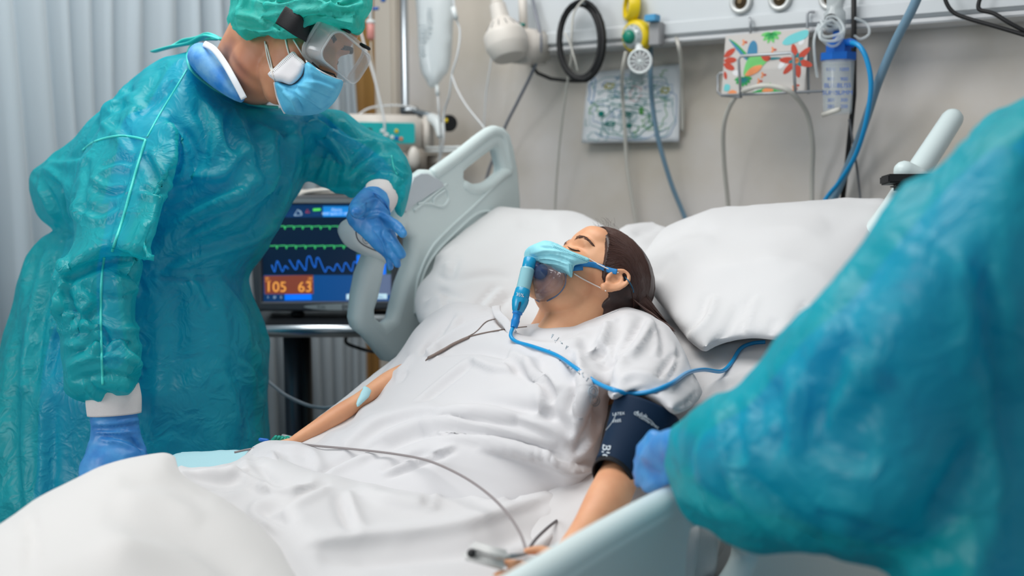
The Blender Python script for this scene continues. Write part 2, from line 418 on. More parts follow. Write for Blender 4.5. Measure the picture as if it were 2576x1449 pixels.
# ------------------------------------------------------------------ curtain
def curtain():
    X0=-2.52
    cre=[-260,-190,-120,-60,40,132,189,245,291,356,434,490,550,610,660,700,740,775,805,830,850,866,880,893]
    ys=sorted(set(round(onp(c,200,0,X0).y,3) for c in cre));ys=[-.6,-.45]+[y for y in ys if y>-.4]
    ys=[y for y in ys if y<2.5]+[2.52];ys=[y for i,y in enumerate(ys) if i==0 or y-ys[i-1]>.018]
    Y=[];X=[]
    for i in range(len(ys)-1):
        a,b=ys[i],ys[i+1];dep=min(.06,(b-a)*.8)*random.uniform(.75,1.1)
        for k in range(14):
            t=k/14;Y.append(a+(b-a)*t);sk=t**1.25;X.append(X0+dep*math.sin(math.pi*sk)**.75)
    Y.append(ys[-1]);X.append(X0);Z=np.linspace(.12,2.66,44);V=[];Fc=[];n=len(Y)
    for j,z in enumerate(Z):
        for i in range(n):
            k=(z-1.4)
            V.append((X[i]+.012*math.sin(z*2+Y[i]*5)+(X[i]-X0)*.15*math.sin(z*3.1+Y[i]*9),Y[i]+.025*k*math.sin(Y[i]*4+1)-.01*math.sin(z*2.3+Y[i]*11),z))
    for j in range(len(Z)-1):
        for i in range(n-1): Fc.append((j*n+i,j*n+i+1,(j+1)*n+i+1,(j+1)*n+i))
    CM=mat('curtain_cloth',srgb(180,192,200),.8,bump=.15,bscale=700,bdist=.0006,sheen=.2)
    b=CM.node_tree.nodes['Principled BSDF']
    o=mk('privacy_curtain',(V,Fc),CM);md=o.modifiers.new('t','SOLIDIFY');md.thickness=.0015
    tag(o,'long pale blue-grey pleated curtain hanging behind the leaning carer','curtain')
    r=mk('curtain_rail',cyl((X0+.03,-.65,2.69),(X0+.03,WALL,2.69),.014),STEEL);tag(r,'steel rail at ceiling height carrying the pleated curtain','rail')
curtain()
# ------------------------------------------------------------------ medical supply duct
DY0=2.47
def duct():
    xl=onp(1262,60,1,DY0).x;xr=1.5;zb=onp(2060,68,1,DY0).z
    prof=[(DY0,zb+.045),(DY0,zb+.30),(WALL-.001,zb+.34),(WALL-.001,zb),(DY0+.015,zb),(DY0-.006,zb+.012),(DY0-.006,zb+.040)]
    V=[(xl,y,z) for y,z in prof]+[(xr,y,z) for y,z in prof];n=len(prof)
    Fc=[(i,(i+1)%n,n+(i+1)%n,n+i) for i in range(n)]+[tuple(range(n-1,-1,-1)),tuple(range(n,2*n))]
    t=thing('supply_duct',(-.3,WALL,zb),'long white medical supply duct fixed along the wall above the bed','wall unit')
    o=mk('housing',(V,Fc),mat('duct_paint',srgb(204,209,212),.4),t,smooth=False)
    lip=mk('lower_lip',box(((xl+xr)/2,DY0+.055,zb-.004),(xr-xl,.11,.012),.003),mat('duct_grey',srgb(206,208,210),.4),t,smooth=False)
    for px,py in ((1866,6),(1964,-2),(2092,-4)):
        c=onp(px,py,1,DY0);f=Vector((0,-1,0))
        s=mk('gas_outlet',lathe([(0,.030),(.010,.030),(.013,.027),(.013,.019),(.004,.017)],c,c+f,32),mat('outlet_rim',srgb(206,208,206),.3,metal=.3),t)
        mk('outlet_socket',lathe([(0,.017),(.006,.017),(.007,.010),(.016,.009),(.016,.004)],c,c+f,24),mat('brass_dark',srgb(92,78,58),.35,metal=.8),s)
        mk('outlet_text',text_geo('O2' if px<1900 else ('AIR' if px<2000 else 'VAC'),.011,c+Vector((0,-.0015,-.037)),WX,WZ,.0004),INK,s,smooth=False)
    return zb
ZB=duct()
# ------------------------------------------------------------------ examination lamp
def lamp():
    d=2.84;s=d/FPX
    t=thing('examination_lamp',P(1320,150,2.92),'cream examination lamp with slotted cone head above the bed head','lamp')
    A=P(1247,-6,d);B=P(1283,146,d-.02)
    mk('lamp_head',lathe([(0,13*s),(8*s,13*s),(9*s,15*s),(14*s,15*s),(15*s,12*s),(18*s,20*s),(58*s,23*s),(64*s,29*s),(94*s,51*s),(98*s,53*s),(104*s,54*s),(128*s,54*s),(132*s,53*s),(158*s,43*s),(161*s,40*s),(161*s,0)],A,B,40,caps=False),CREAM,t,sharp=40)
    D=(B-A).normalized();u=D.cross(FW).normalized();v=D.cross(u)
    for k in range(14):
        a=k*2*math.pi/14;rr=u*math.cos(a)+v*math.sin(a)
        p0=A+D*(70*s)+rr*(33*s);p1=A+D*(88*s)+rr*(47*s)
        mk('vent_slot',tube([p0,p1],.0012,6),DGREY,t)
    mk('switch',box(P(1312,63,d-.03),(.022,.012,.010),.002),mat('switch_green',srgb(30,120,110),.4),t)
    mk('wall_box',box(onp(1326,118,1,2.42)+Vector((0,.01,0)),(.085,.11,.094),.010),CREAM,t)
    mk('arm',tube([onp(1318,85,1,2.42),onp(1316,30,1,2.42),onp(1313,-30,1,2.42)],.013,16),CREAM,t)
    mk('ball_joint',ball(P(1247,-12,d),.019),CREAM,t)
lamp()
def wire(name,rows,r,M_,label,cat,group=None,parent=None,seg=10):
    """rows (px,py,depth)"""
    o=mk(name,ctube([P(*q) for q in rows],r,8,seg),M_,parent)
    if parent is None: tag(o,label,cat,group)
    return o
def wy(px,py,y=2.5): return (px,py,DY(px,py,y))
# black coiled cable
def coil():
    pts=[];yb=2.42
    for k in range(4*28+14):
        a=2*math.pi*k/28;q=k//28;rx=48+q*3.0;ry=90+q*3.2
        pts.append(onp(1459+rx*math.sin(a)+q*.6,103-ry*math.cos(a),1,yb+.012*math.sin(a*1.3+q)-.004*q))
    pts+= [onp(px,py,1,2.45+(i*.012)) for i,(px,py) in enumerate(((1452,204),(1425,203),(1385,198),(1352,184),(1336,160)))]
    o=mk('coiled_cable',tube(pts,.0052,8),BLACK);tag(o,'thick black cable coiled and hanging from the supply duct','cable')
    h=mk('cable_hook',ctube([onp(1483,-20,1,2.46),onp(1482,-2,1,2.43),onp(1474,8,1,2.405),onp(1462,6,1,2.40)],.003,6,8),STEEL);tag(h,'small steel hook holding the black coiled cable','hook')
coil()
wire('cable',[wy(1337,-20,2.44),wy(1345,25,2.44),wy(1358,80,2.43),wy(1359,130,2.43),wy(1335,190,2.45),wy(1300,260,2.47),wy(1268,325,2.5),wy(1240,400,2.52),wy(1222,462,2.54),wy(1215,560,2.56)],.0048,mat('cable_grey',srgb(132,136,146),.5),'grey cable falling diagonally from the lamp behind the bed rail','cable')
wire('thin_line',[wy(1478,-10,2.38),wy(1445,30,2.38),wy(1438,90,2.38),wy(1438,140,2.4),wy(1424,230,2.45),wy(1410,340,2.5),wy(1402,430,2.53),wy(1396,530,2.56),wy(1392,640,2.57)],.0032,HOSE,'thin milky line hanging through the black cable coil','tube')
wire('thin_line',[wy(1420,82,2.37),wy(1434,110,2.37),wy(1446,150,2.37),wy(1453,178,2.38)],.0022,HOSE,'short loose pale string inside the black cable coil','tube')
# ------------------------------------------------------------------ flow regulator, yellow
def regulator():
    c=P(1604,92,2.72);f=(Vector((-.25,-1,0)) ).normalized();f=(CAM-c).normalized()*.75+Vector((-.55,-.25,0));f.normalize()
    t=thing('oxygen_regulator',P(1604,120,2.74),'yellow oxygen regulator with round gauge, green knob and white wheel','regulator')
    s=2.72/FPX
    mk('yellow_body',lathe([(-26*s,24*s),(-22*s,34*s),(-8*s,41*s),(8*s,42*s),(16*s,38*s),(18*s,31*s)],c,c+f,40),YEL,t,sharp=50)
    mk('dial_ring',lathe([(17*s,31*s),(22*s,30*s),(30*s,22*s),(30*s,18*s)],c,c+f,40),mat('silver_dial',srgb(206,212,212),.3,metal=.4),t,sharp=40)
    mk('green_knob',lathe([(28*s,17*s),(36*s,17*s),(42*s,14*s),(45*s,8*s),(46*s,0)],c,c+f,32,caps=False),GRN,t)
    tx=[]
    u=f.cross(Vector((0,0,1))).normalized();v=u.cross(f)
    for k,n_ in enumerate('123456789'):
        a=math.radians(200-k*32);p=c+f*(27.5*s)+(u*math.cos(a)+v*math.sin(a))*27*s;tx.append(text_geo(n_,.008,p,-u if False else u,v,.0004))
    mk('dial_numbers',join(*tx),GRN,t,smooth=False)
    g=P(1589,18,2.72);f2=(Vector((-.75,-.75,.05))).normalized()
    ga=mk('gauge_case',lathe([(-16*s,26*s),(-12*s,34*s),(12*s,34*s),(15*s,31*s),(15*s,26*s),(4*s,25*s)],g,g+f2,40),YEL,t,sharp=50)
    mk('gauge_face',lathe([(4*s,25*s),(5*s,25*s)],g,g+f2,32),mat('gauge_face',srgb(214,206,200),.5),ga)
    u2=f2.cross(Vector((0,0,1))).normalized();v2=u2.cross(f2)
    mk('gauge_needle',tube([g+f2*(6*s)+(-u2*10+v2*9)*s,g+f2*(6*s)+(u2*14-v2*12)*s],.0011,6),BLACK,ga)
    mk('gauge_scale',join(*[tube([g+f2*(5.5*s)+(u2*math.cos(a)+v2*math.sin(a))*s*19,g+f2*(5.5*s)+(u2*math.cos(a)+v2*math.sin(a))*s*22],.0006,5) for a in [math.radians(-40+k*26) for k in range(11)]]),INK,ga)
    mk('gauge_neck',tube([g-Vector((0,0,.03)),c+Vector((0,0,.02))],.014,16),YEL,t)
    mk('white_collar',lathe([(0,34*s),(24*s,33*s),(28*s,28*s)],P(1612,92,2.74),P(1640,88,2.75),32),WHITE,t,sharp=50)
    mk('side_cap',lathe([(0,14*s),(14*s,14*s),(18*s,11*s)],P(1632,88,2.70),P(1648,86,2.70),24),GRN,t,sharp=50)
    w_=P(1610,154,2.66);fw=((CAM-w_).normalized()+Vector((-.25,0,0))).normalized();u=fw.cross(Vector((0,0,1))).normalized();v=u.cross(fw)
    ring=[w_+(u*math.cos(a)+v*math.sin(a))*28*s for a in np.linspace(0,2*math.pi,33)[:-1]]
    wh=mk('white_wheel',tube(ring,.0036,10,closed=True),WHITE,t)
    mk('wheel_disc',lathe([(-.004,27*s),(-.002,27*s)],w_,w_+fw,32),mat('wheel_grey',srgb(176,176,178),.5),wh,sharp=30)
    mk('wheel_spokes',join(*[tube([w_+fw*.001,w_+fw*.001+(u*math.cos(a)+v*math.sin(a))*27*s],.0014,6) for a in np.linspace(0,2*math.pi,13)[:-1]]+[lathe([(0,5*s),(.004,4*s)],w_,w_+fw,16)]),WHITE,wh)
    mk('outlet_stem',tube([c,w_-fw*.01],.011,14),WHITE,t)
    mk('wall_stem',tube([c,Vector((c.x+.02,DY0,c.z+.03))],.012,14),CHROME,t)
regulator()
def blockpair():
    t=thing('flow_valve',P(1650,110,2.76),'small flow valve with light blue cube top right of the yellow regulator','valve')
    mk('blue_cap',box(P(1641,46,2.66),(.034,.03,.018),.002),LBLUE,t,smooth=False)
    mk('grey_body',box(P(1652,86,2.68),(.034,.03,.062),.003),mat('valve_grey',srgb(150,150,152),.45),t,smooth=False)
    mk('cap_stem',cyl(P(1645,75,2.69),P(1645,72,2.9),.006),CHROME,t)
blockpair()
wire('hose',[(1575,130,2.72),(1566,180,2.75),wy(1566,240,2.54),wy(1572,330,2.55),wy(1578,420,2.56),wy(1598,545,2.57),wy(1612,640,2.57)],.0055,HOSE,'milky white hose hanging straight down over the left half of the drawing','hose')
wire('hose',[(1637,120,2.74),(1636,180,2.72),wy(1641,260,2.5),wy(1656,350,2.52),wy(1688,460,2.55),wy(1722,545,2.57),wy(1760,650,2.57)],.0068,HOSEB,'blue-grey hose curving down over the right half of the drawing','hose')
wire('hose',[(1668,66,2.77),(1690,78,2.74),wy(1706,110,2.46),wy(1714,160,2.5),wy(1716,230,2.56),wy(1717,330,2.585)],.0055,HOSE,'translucent hose curving from the blue-topped valve beside the drawing','hose')
# ------------------------------------------------------------------ child's drawing
def drawing():
    c=[onp(1480,182,1,WALL-.012),onp(1712,160,1,WALL-.010),onp(1708,357,1,WALL-.022),onp(1467,360,1,WALL-.026)]
    V=[];Fc=[];n=14
    def pt(u,v,o=0):
        p=(c[0]*(1-u)+c[1]*u)*(1-v)+(c[3]*(1-u)+c[2]*u)*v
        return Vector((p.x,p.y-.008*math.sin(math.pi*v)*(.5+.5*math.sin(u*5))-o-.01*v*v*(1-u),p.z))
    for j in range(n+1):
        for i in range(n+1): V.append(pt(i/n,j/n))
    for j in range(n):
        for i in range(n): a=j*(n+1)+i;Fc.append((a,a+n+1,a+n+2,a+1))
    o=mk('drawing',(V,Fc),mat('paper',srgb(236,240,244),.8));md=o.modifiers.new('s','SOLIDIFY');md.thickness=.0008
    tag(o,"sheet of paper with green and blue scribbled drawing taped to the wall",'drawing')
    mats=[mat('crayon_teal',srgb(20,140,128),.8),mat('crayon_blue',srgb(120,160,200),.8),mat('crayon_pale',srgb(130,180,184),.8),mat('crayon_green',srgb(100,180,90),.8),mat('crayon_pink',srgb(214,150,150),.8),mat('crayon_yellow',srgb(200,196,110),.8)]
    R=random.Random(5);parts=[]
    def arc(u,v,ru,rv,a0,a1,M_,r=.0008,k=26):
        parts.append((tube([pt(min(.97,max(.03,u+ru*math.cos(a)+.012*math.sin(7*a))),min(.97,max(.03,v+rv*math.sin(a)+.012*math.cos(5*a))),.0012) for a in np.linspace(a0,a1,k)],r,5),M_))
    arc(.47,.72,.26,.2,0,6.3,mats[0],.0012);arc(.2,.6,.14,.2,0,6.3,mats[2]);arc(.2,.6,.1,.13,0,6,mats[1]);arc(.2,.6,.02,.018,0,6.3,mats[0],.0035)
    arc(.8,.66,.15,.26,-1.5,1.9,mats[2]);arc(.78,.6,.09,.2,-1.5,3,mats[3]);arc(.8,.62,.2,.32,-1.2,1.8,mats[1]);arc(.5,.78,.38,.18,.3,2.8,mats[1])
    arc(.3,.2,.24,.1,0,6.3,mats[2]);arc(.68,.25,.2,.12,0,6.3,mats[2]);arc(.5,.45,.4,.05,0,6.3,mats[0]);arc(.55,.35,.06,.1,0,6,mats[4]);arc(.85,.33,.04,.03,0,12,mats[5],.002);arc(.26,.22,.05,.03,0,12,mats[5],.002)
    arc(.36,.6,.05,.05,0,6.3,mats[1]);arc(.38,.8,.05,.06,0,6.3,mats[0]);arc(.55,.82,.05,.05,0,6.3,mats[0]);arc(.3,.74,.05,.02,0,12,mats[0],.002);arc(.48,.62,.03,.02,0,10,mats[0],.0022);arc(.62,.58,.012,.04,0,14,mats[3],.002);arc(.5,.77,.02,.01,0,10,mats[0],.002)
    arc(.07,.25,.03,.2,0,12,mats[1],.0015)
    for k in range(46): 
        arc(R.uniform(.1,.9),R.uniform(.06,.92),R.uniform(.02,.13),R.uniform(.02,.09),R.uniform(0,3),R.uniform(3,8),R.choice([mats[0],mats[1],mats[2],mats[2],mats[2],mats[3]]),R.uniform(.0005,.0010))
    multi('crayon_lines',parts,o)
    tp=box(pt(.55,.12,.002),(.045,.0008,.05));mk('adhesive_tape',tp,mat('tape',srgb(190,206,208),.3,alpha=.6),o,smooth=False)
drawing()
# ------------------------------------------------------------------ wire basket, card
def basket():
    y0=2.46;y1=2.38
    t=thing('wire_basket',onp(1930,240,1,y0),'grey wire basket hooked on the duct holding the colourful bird card','basket')
    GM=mat('grey_wire',srgb(168,172,176),.35,metal=.5)
    Q=lambda px,py,y:onp(px,py,1,y)
    mk('hook_wire',ctube([Q(1886,45,2.455),Q(1888,60,2.45),Q(1888,110,y0),Q(1890,238,y0)],.0035,6,8),GM,t)
    mk('hook_wire',ctube([Q(2050,30,2.455),Q(2033,32,2.45),Q(2031,60,2.45),Q(2032,150,y0),Q(2034,236,y0)],.0035,6,8),GM,t)
    mk('base_wire',tube([Q(1862,244,y1),Q(1815,240,y1+.01),Q(1806,232,y0),Q(1806,190,y0),Q(1812,184,y0),Q(1858,180,y0)],.0034,8),GM,t)
    mk('base_wire',tube([Q(1815,240,y1),Q(2072,229,y1),Q(2075,232,y0)],.0034,8),GM,t)
    mk('front_wire',tube([Q(1864,247,y1),Q(1858,150,y1-.01),Q(1864,141,y1-.01),Q(1990,133,y1-.01),Q(1996,140,y1-.01),Q(2001,240,y1)],.0038,8),GM,t)
    # card
    c=[Q(1826,88,2.43),Q(2036,70,2.43),Q(2024,236,2.41),Q(1815,238,2.41)]
    ux=(c[1]-c[0]);uy=(c[0]-c[3]);W=ux.length;H=uy.length;n_=ux.cross(uy).normalized()
    O=(c[0]+c[1]+c[2]+c[3])/4
    card=mk('greeting_card',plate([[(-W/2,-H/2),(W/2,-H/2),(W/2,H/2),(-W/2,H/2)]],O,ux,uy,.002),mat('card_grey',srgb(198,194,190),.7),smooth=False)
    tag(card,'colourful card printed with a hummingbird and red flowers in the wire basket','card')
    def pm(poly,M_,off=.0016): return (plate([[((x-.5)*W,(.5-y)*H) for x,y in smoothpoly(poly,4)]],O+n_*off,ux,uy,.0003),M_)
    RED=mat('print_red',srgb(188,66,44),.7);GR=mat('print_green',srgb(40,160,80),.7);LG=mat('print_light_green',srgb(110,196,110),.7);TE=mat('print_teal',srgb(20,120,128),.7);TQ=mat('print_turquoise',srgb(110,200,204),.7);OR=mat('print_orange',srgb(232,146,92),.7);BL=mat('print_blue',srgb(56,128,166),.7);PW=mat('print_white',srgb(224,224,226),.7);PU=mat('print_purple',srgb(120,90,120),.7)
    pr=[]
    def petal(x,y,a,L,w_,M_,off=.0016):
        ca,sa=math.cos(a),math.sin(a);asp=W/H
        pts=[(0,0),(L*.35,w_),(L*.8,w_*.8),(L,0),(L*.8,-w_*.8),(L*.35,-w_)]
        pr.append(pm([(x+(p*ca-q*sa),y+(p*sa+q*ca)*asp) for p,q in pts],M_,off))
    for a in (.0,1.0,2.0,2.9,-1.1,-2.2): petal(.88,.5,a+.35,.2,.035,RED)
    for a in (.5,1.6,2.7,-.6,-1.7,3.8): petal(.88,.5,a+.3,.09,.02,TE,.0019)
    for a in np.linspace(0,6,8): petal(.88,.5,a,.035,.012,OR,.0022)
    for a in (-.6,0,.5): petal(.0,.42+.1*a,a,.16,.035,RED)
    petal(.02,.6,1.3,.1,.02,RED)
    petal(.74,.5,2.2,.1,.03,PW,.0013);petal(.12,.62,.3,.1,.03,PW,.0013);petal(.9,.25,-1,.08,.03,PW,.0013);petal(.4,.95,.0,.1,.03,PW,.0013)
    for a in np.linspace(.1,3.0,6): petal(.56,.02,a,.12,.022,LG)
    for a in np.linspace(.4,2.7,4): petal(.56,.02,a,.08,.018,GR,.0019)
    pr.append(pm([(.70,.2),(.76,.1),(.9,.03),(.99,.03),(.98,.14),(.88,.2),(.76,.24)],TQ))
    pr.append(pm([(.05,.08),(.14,.14),(.3,.36),(.34,.46),(.28,.42)],GR));pr.append(pm([(.04,.06),(.2,.26),(.3,.44),(.22,.36)],BL,.0019))
    pr.append(pm([(.29,.42),(.30,.2),(.35,.12),(.4,.2),(.4,.4)],BL));pr.append(pm([(.3,.42),(.4,.36),(.5,.38),(.54,.46),(.46,.58),(.36,.62),(.28,.7),(.26,.62)],LG,.0019))
    pr.append(pm([(.28,.68),(.36,.56),(.48,.54),(.44,.64),(.34,.7)],OR,.0022));pr.append(pm([(.46,.4),(.54,.38),(.58,.44),(.52,.48)],RED,.0022));pr.append(pm([(.56,.42),(.68,.43),(.69,.45),(.57,.46)],TE,.0022))
    for a in np.linspace(.2,2.9,7): petal(.26,.72,a,.11,.022,GR)
    for a in np.linspace(.3,2.8,6): petal(.26,.73,a,.08,.008,TE,.0022)
    for x,y in ((.24,.14),(.6,.3),(.5,.7),(.46,.8),(.9,.9),(.88,.95)):
        for a in (0,2.1,4.2): petal(x,y,a,.04,.012,OR if a else RED)
    for a in np.linspace(3.3,6.1,6): petal(.57,.97,a,.1,.02,LG)
    pr.append(pm([(.36,.99),(.5,.93),(.72,.97),(.72,.995),(.36,.995)],GR,.0019));pr.append(pm([(.5,.96),(.57,.9),(.64,.96),(.6,.98),(.53,.98)],OR,.0022));pr.append(pm([(.04,.82),(.1,.84),(.09,.93),(.03,.92)],TQ));pr.append(pm([(.08,.96),(.14,.92),(.2,.97),(.14,.99)],OR))
    multi('printed_pattern',pr,card)
    wire('hose',[(1836,640,DY(1836,640,2.57)),wy(1832,520,2.55),wy(1821,400,2.5),wy(1822,310,2.45),wy(1850,245,2.41),wy(1895,220,2.35),wy(1945,217,2.35),wy(1992,234,2.37),wy(2030,285,2.45),wy(2044,360,2.5),wy(2043,430,2.54),wy(2042,500,2.56),wy(2040,620,2.57)],.0062,HOSE,'long translucent hose looped through the front of the wire basket','hose')
basket()
# ------------------------------------------------------------------ suction jar
def suction():
    y=2.40;t=thing('suction_jar',onp(2108,290,1,y),'clear graduated suction jar with bright blue lid below a black-knobbed regulator','jar')
    d=DY(2108,200,y);s=d/FPX;top=onp(2108,152,1,y);bot=onp(2106,288,1,y)
    mk('cup',lathe([(0,40*s),(.002,41*s),(130*s,35*s),(134*s,33*s),(134*s,0),(130*s,0),(128*s,33*s),(.004,38*s)],top,bot,36,caps=False),mat('jar_clear',srgb(220,230,234),.1,alpha=.24,spec=.9),t)
    mk('lid',lathe([(0,45*s),(18*s,45*s),(19*s,32*s),(48*s,32*s),(50*s,28*s)],top-Vector((0,0,.0)),top+Vector((0,0,1)),8),BLUE,t,smooth=False)
    mk('lid_port',lathe([(0,13*s),(30*s,12*s)],onp(2108,106,1,y),onp(2108,70,1,y),20),BLUE,t)
    mk('lid_elbow',ctube([onp(2120,110,1,y),onp(2138,106,1,y-.02),onp(2152,112,1,y-.02)],.009,5,12),BLUE,t)
    tx=[]
    f=(CAM-top).normalized();f.z=0;f.normalize();u=Vector((0,0,1)).cross(f)
    for col_,x0 in ((0,-17),(1,16)):
        for k,(h,big) in enumerate(((178,0),(202,0),(218,1),(236,1),(254,0),(270,0))):
            p=onp(2107+x0,h,1,y)+f*(39*s-.0008);tx.append(text_geo(['1000','900','BLISS','SUMM','300','200'][k],.011 if not big else .014,p,u,WZ,.0003))
    mk('graduation_print',join(*tx),PRINTB,t,smooth=False)
    b=mk('regulator_body',lathe([(0,18*s),(10*s,26*s),(46*s,26*s),(54*s,20*s),(80*s,20*s)],onp(2100,80,1,y),onp(2100,0,1,y),24),mat('clear_body',srgb(190,198,200),.15,alpha=.7),t)
    c=onp(2090,55,1,y)+f*(24*s);mk('black_knob',lathe([(-6*s,16*s),(8*s,16*s),(12*s,13*s),(12*s,5*s),(9*s,4*s)],c,c+f,24),BLACK,t,sharp=40)
    mk('knob_mark',lathe([(0,6*s),(1*s,6*s)],c+f*(12*s),c+f*(13*s),16),MGREY,t)
    wire('coiled_tubing',[(2085+(32+4*math.sin(k*.7))*math.cos(k*.52)+(k%11),58+(26+5*math.cos(k*.9))*math.sin(k*.52)+10*math.sin(k*.13)+20,d-.05-.012*math.sin(k*.37)) for k in range(50)],.0034,CLEAR,'','',parent=t)
    wire('side_tubing',[(2060,60,d-.02),(2048,100,d-.03),(2050,150,d-.02),(2056,195,d)],.0034,CLEAR,'','',parent=t)
    wire('loop_tubing',[(2150,45,d-.03),(2180,60,d-.03),(2186,85,d-.03),(2165,98,d-.02),(2150,90,d)],.0034,CLEAR,'','',parent=t)
    mk('mounting_rail',tube([onp(2148,-20,1,2.44),onp(2148,240,1,2.5),onp(2132,400,1,2.55),onp(2120,500,1,2.57)],.0065,10),BLACK,t)
    mk('bottom_clip',tube([onp(2070,289,1,y-.03),onp(2112,275,1,y-.05)],.006,8),HOSE,t)
suction()
wire('oxygen_tube',[wy(2136,106,2.38),wy(2162,116,2.36),wy(2182,155,2.36),wy(2191,220,2.37),wy(2178,310,2.4),wy(2150,395,2.44),wy(2110,460,2.48),wy(2082,494,2.5),wy(2040,560,2.5)],.0058,TUBEB,'bright blue tube curving down from the blue lid of the suction jar','tube')
wire('corrugated_tube',[wy(2330,-60,2.3),wy(2296,20,2.32),wy(2250,110,2.36),wy(2208,210,2.4),wy(2182,290,2.44),wy(2150,380,2.5),wy(2115,460,2.53),wy(2085,530,2.55)],.0105,HOSEB,'thick corrugated blue-grey tube slanting down right of the suction jar','tube')
wire('cable',[wy(2136,300,2.5),wy(2146,360,2.52),wy(2158,440,2.55),wy(2166,520,2.56)],.003,WIRE,'thin grey wire hanging under the suction jar','cable')
wire('cable',[wy(2374,-30,2.42),wy(2380,5,2.42),wy(2400,32,2.42),wy(2440,48,2.42),wy(2510,68,2.42),wy(2600,95,2.42)],.0046,BLACK,'lower of two black cables sagging from the right end of the duct','cable')
wire('cable',[wy(2475,-25,2.42),wy(2462,8,2.42),wy(2466,25,2.42),wy(2500,34,2.42),wy(2540,58,2.42),wy(2600,90,2.43)],.0046,BLACK,'upper of two black cables sagging from the right end of the duct','cable')
# ------------------------------------------------------------------ IV pole, bag, pumps
def iv():
    d=3.25;X=P(1020,260,d)
    t=thing('infusion_stand',Vector((X.x,X.y,0)),'steel infusion pole standing beside the bed head behind the pumps','stand')
    mk('pole',cyl((X.x,X.y,.06),(X.x-.0,X.y,2.2),.0125),STEEL,t)
    mk('upper_pole',cyl((X.x,X.y,1.45),(X.x,X.y,2.25),.008),STEEL,t)
    for k in range(5):
        a=k*2*math.pi/5;l=mk('leg',ctube([(X.x,X.y,.12),(X.x+.15*math.cos(a),X.y+.15*math.sin(a),.09),(X.x+.24*math.cos(a),X.y+.24*math.sin(a),.06)],.013,5,10),STEEL,t)
        e=Vector((X.x+.24*math.cos(a),X.y+.24*math.sin(a),.03));mk('castor',cyl(e+Vector((0,-.012,0)),e+Vector((0,.012,0)),.03,20,.004),BLACK,l)
    hk=P(1095,-60,3.0);mk('bag_hook',ctube([(X.x,X.y,2.2),(X.x+.05,X.y-.05,2.22),(hk.x,hk.y,2.0),(hk.x,hk.y,hk.z+.01)],.003,6,8),CHROME,t)
    mk('clamp',box(P(1030,278,d-.02),(.05,.05,.026),.006),STEEL,t)
    mk('clamp_arm',tube([P(1040,280,d-.03),P(1095,296,d-.1)],.0115,14),mat('arm_grey',srgb(130,140,146),.35,metal=.6),t)
    k=P(1118,308,3.1);f=(CAM-k).normalized()+Vector((.5,0,0));f.normalize()
    kn=mk('white_tap',ctube([P(1085,296,3.12),P(1105,312,3.08),P(1108,345,3.06)],[.016,.02,.010],6,14),WHITE,t)
    mk('round_valve',lathe([(-.01,.026),(.01,.026),(.014,.022)],P(1128,310,3.08),P(1128,310,3.08)+f,28),BLACK,t,sharp=40)
    mk('valve_mark',box(P(1122,303,3.05),(.014,.004,.012),.001),YEL,t)
    mk('rail_bar',tube([P(1068,372,3.15),P(1175,370,3.0)],.0042,8),WHITE,t);mk('rail_bar',tube([P(1068,381,3.15),P(1175,379,3.0)],.0042,8),WHITE,t)
    mk('rail_end',box(P(1188,366,2.98),(.03,.03,.05),.012),WHITE,t)
    mk('stand_cloth',box(P(1100,410,3.2),(.10,.03,.05),.01),CREAM,t)
    # bag
    bd=3.0
    b=thing('infusion_bag',P(1094,-50,bd),'large clear infusion bag hanging from the pole','infusion bag')
    BAG=mat('bag_film',srgb(222,232,236),.18,alpha=.55,spec=.7,bump=.2,bscale=30,bdist=.003)
    g=inflate([(1050,-70),(1140,-70),(1140,60),(1132,165),(1115,195),(1098,216),(1082,220),(1070,200),(1056,165),(1050,60)],[(1095,50,bd)],.028,40,12,3)
    s=Sol(np.array(g[0]),np.array([list(f) for f in g[1]]));s.strokes([([(1060,172),(1095,178),(1130,168)],5,-.006,'r'),([(1072,205),(1080,176)],3,.004,'r'),([(1066,20),(1066,150)],4,-.003,'r')])
    mk('bag_film',s.geo(),BAG,b)
    f=-ray(1060,100).normalized();u=-(f.cross(Vector((0,0,1))).normalized())
    mk('bag_label',join(text_geo('1000 ml',.03,P(1062,100,bd-.03),-Vector((0,0,1)),u,.0004),text_geo('NaCl 0,9%',.022,P(1080,60,bd-.032),-Vector((0,0,1)),u,.0004)),mat('label_print',srgb(160,172,178),.6),b,smooth=False)
    mk('outlet_port',cyl(P(1099,214,bd),P(1101,240,bd),.006),WHITE,b)
    IVL=mat('iv_tube',srgb(226,230,232),.25,alpha=.85)
    wire('infusion_line',[(1101,238,bd),(1104,280,bd),(1108,340,bd+.05),(1105,400,bd+.1),(1100,470,bd+.15)],.0028,IVL,'clear infusion line dropping from the bottom of the infusion bag','tube')
    wire('infusion_line',[(1138,-20,2.9),(1143,20,2.9),(1147,45,2.9),(1157,80,2.9),(1151,135,2.9),(1137,185,2.92),(1130,240,2.95),(1117,285,3.0),(1116,350,3.0),(1104,415,3.05)],.003,IVL,'clear infusion line with white roller clamp right of the bag','tube')
    wire('infusion_line',[(1137,190,2.92),(1150,225,2.9),(1175,268,2.86),(1218,322,2.8),(1240,360,2.75)],.0026,IVL,'clear branch line running diagonally down to the bed rail','tube')
    wire('infusion_line',[wy(1240,110),wy(1234,160),wy(1223,230),wy(1219,290),wy(1217,330)],.0025,IVL,'faint clear line hanging below the cream lamp','tube')
    c=mk('roller_clamp',tube([P(1140,18,2.89),P(1147,48,2.89)],.0075,10),WHITE);tag(c,'small white roller clamp on the infusion line beside the bag','clamp')
    # drip chambers by the cap of the carer
    q=thing('drip_chamber',P(932,60,3.1),'pink-filled drip chamber with blue clamps hanging behind the carer','drip chamber')
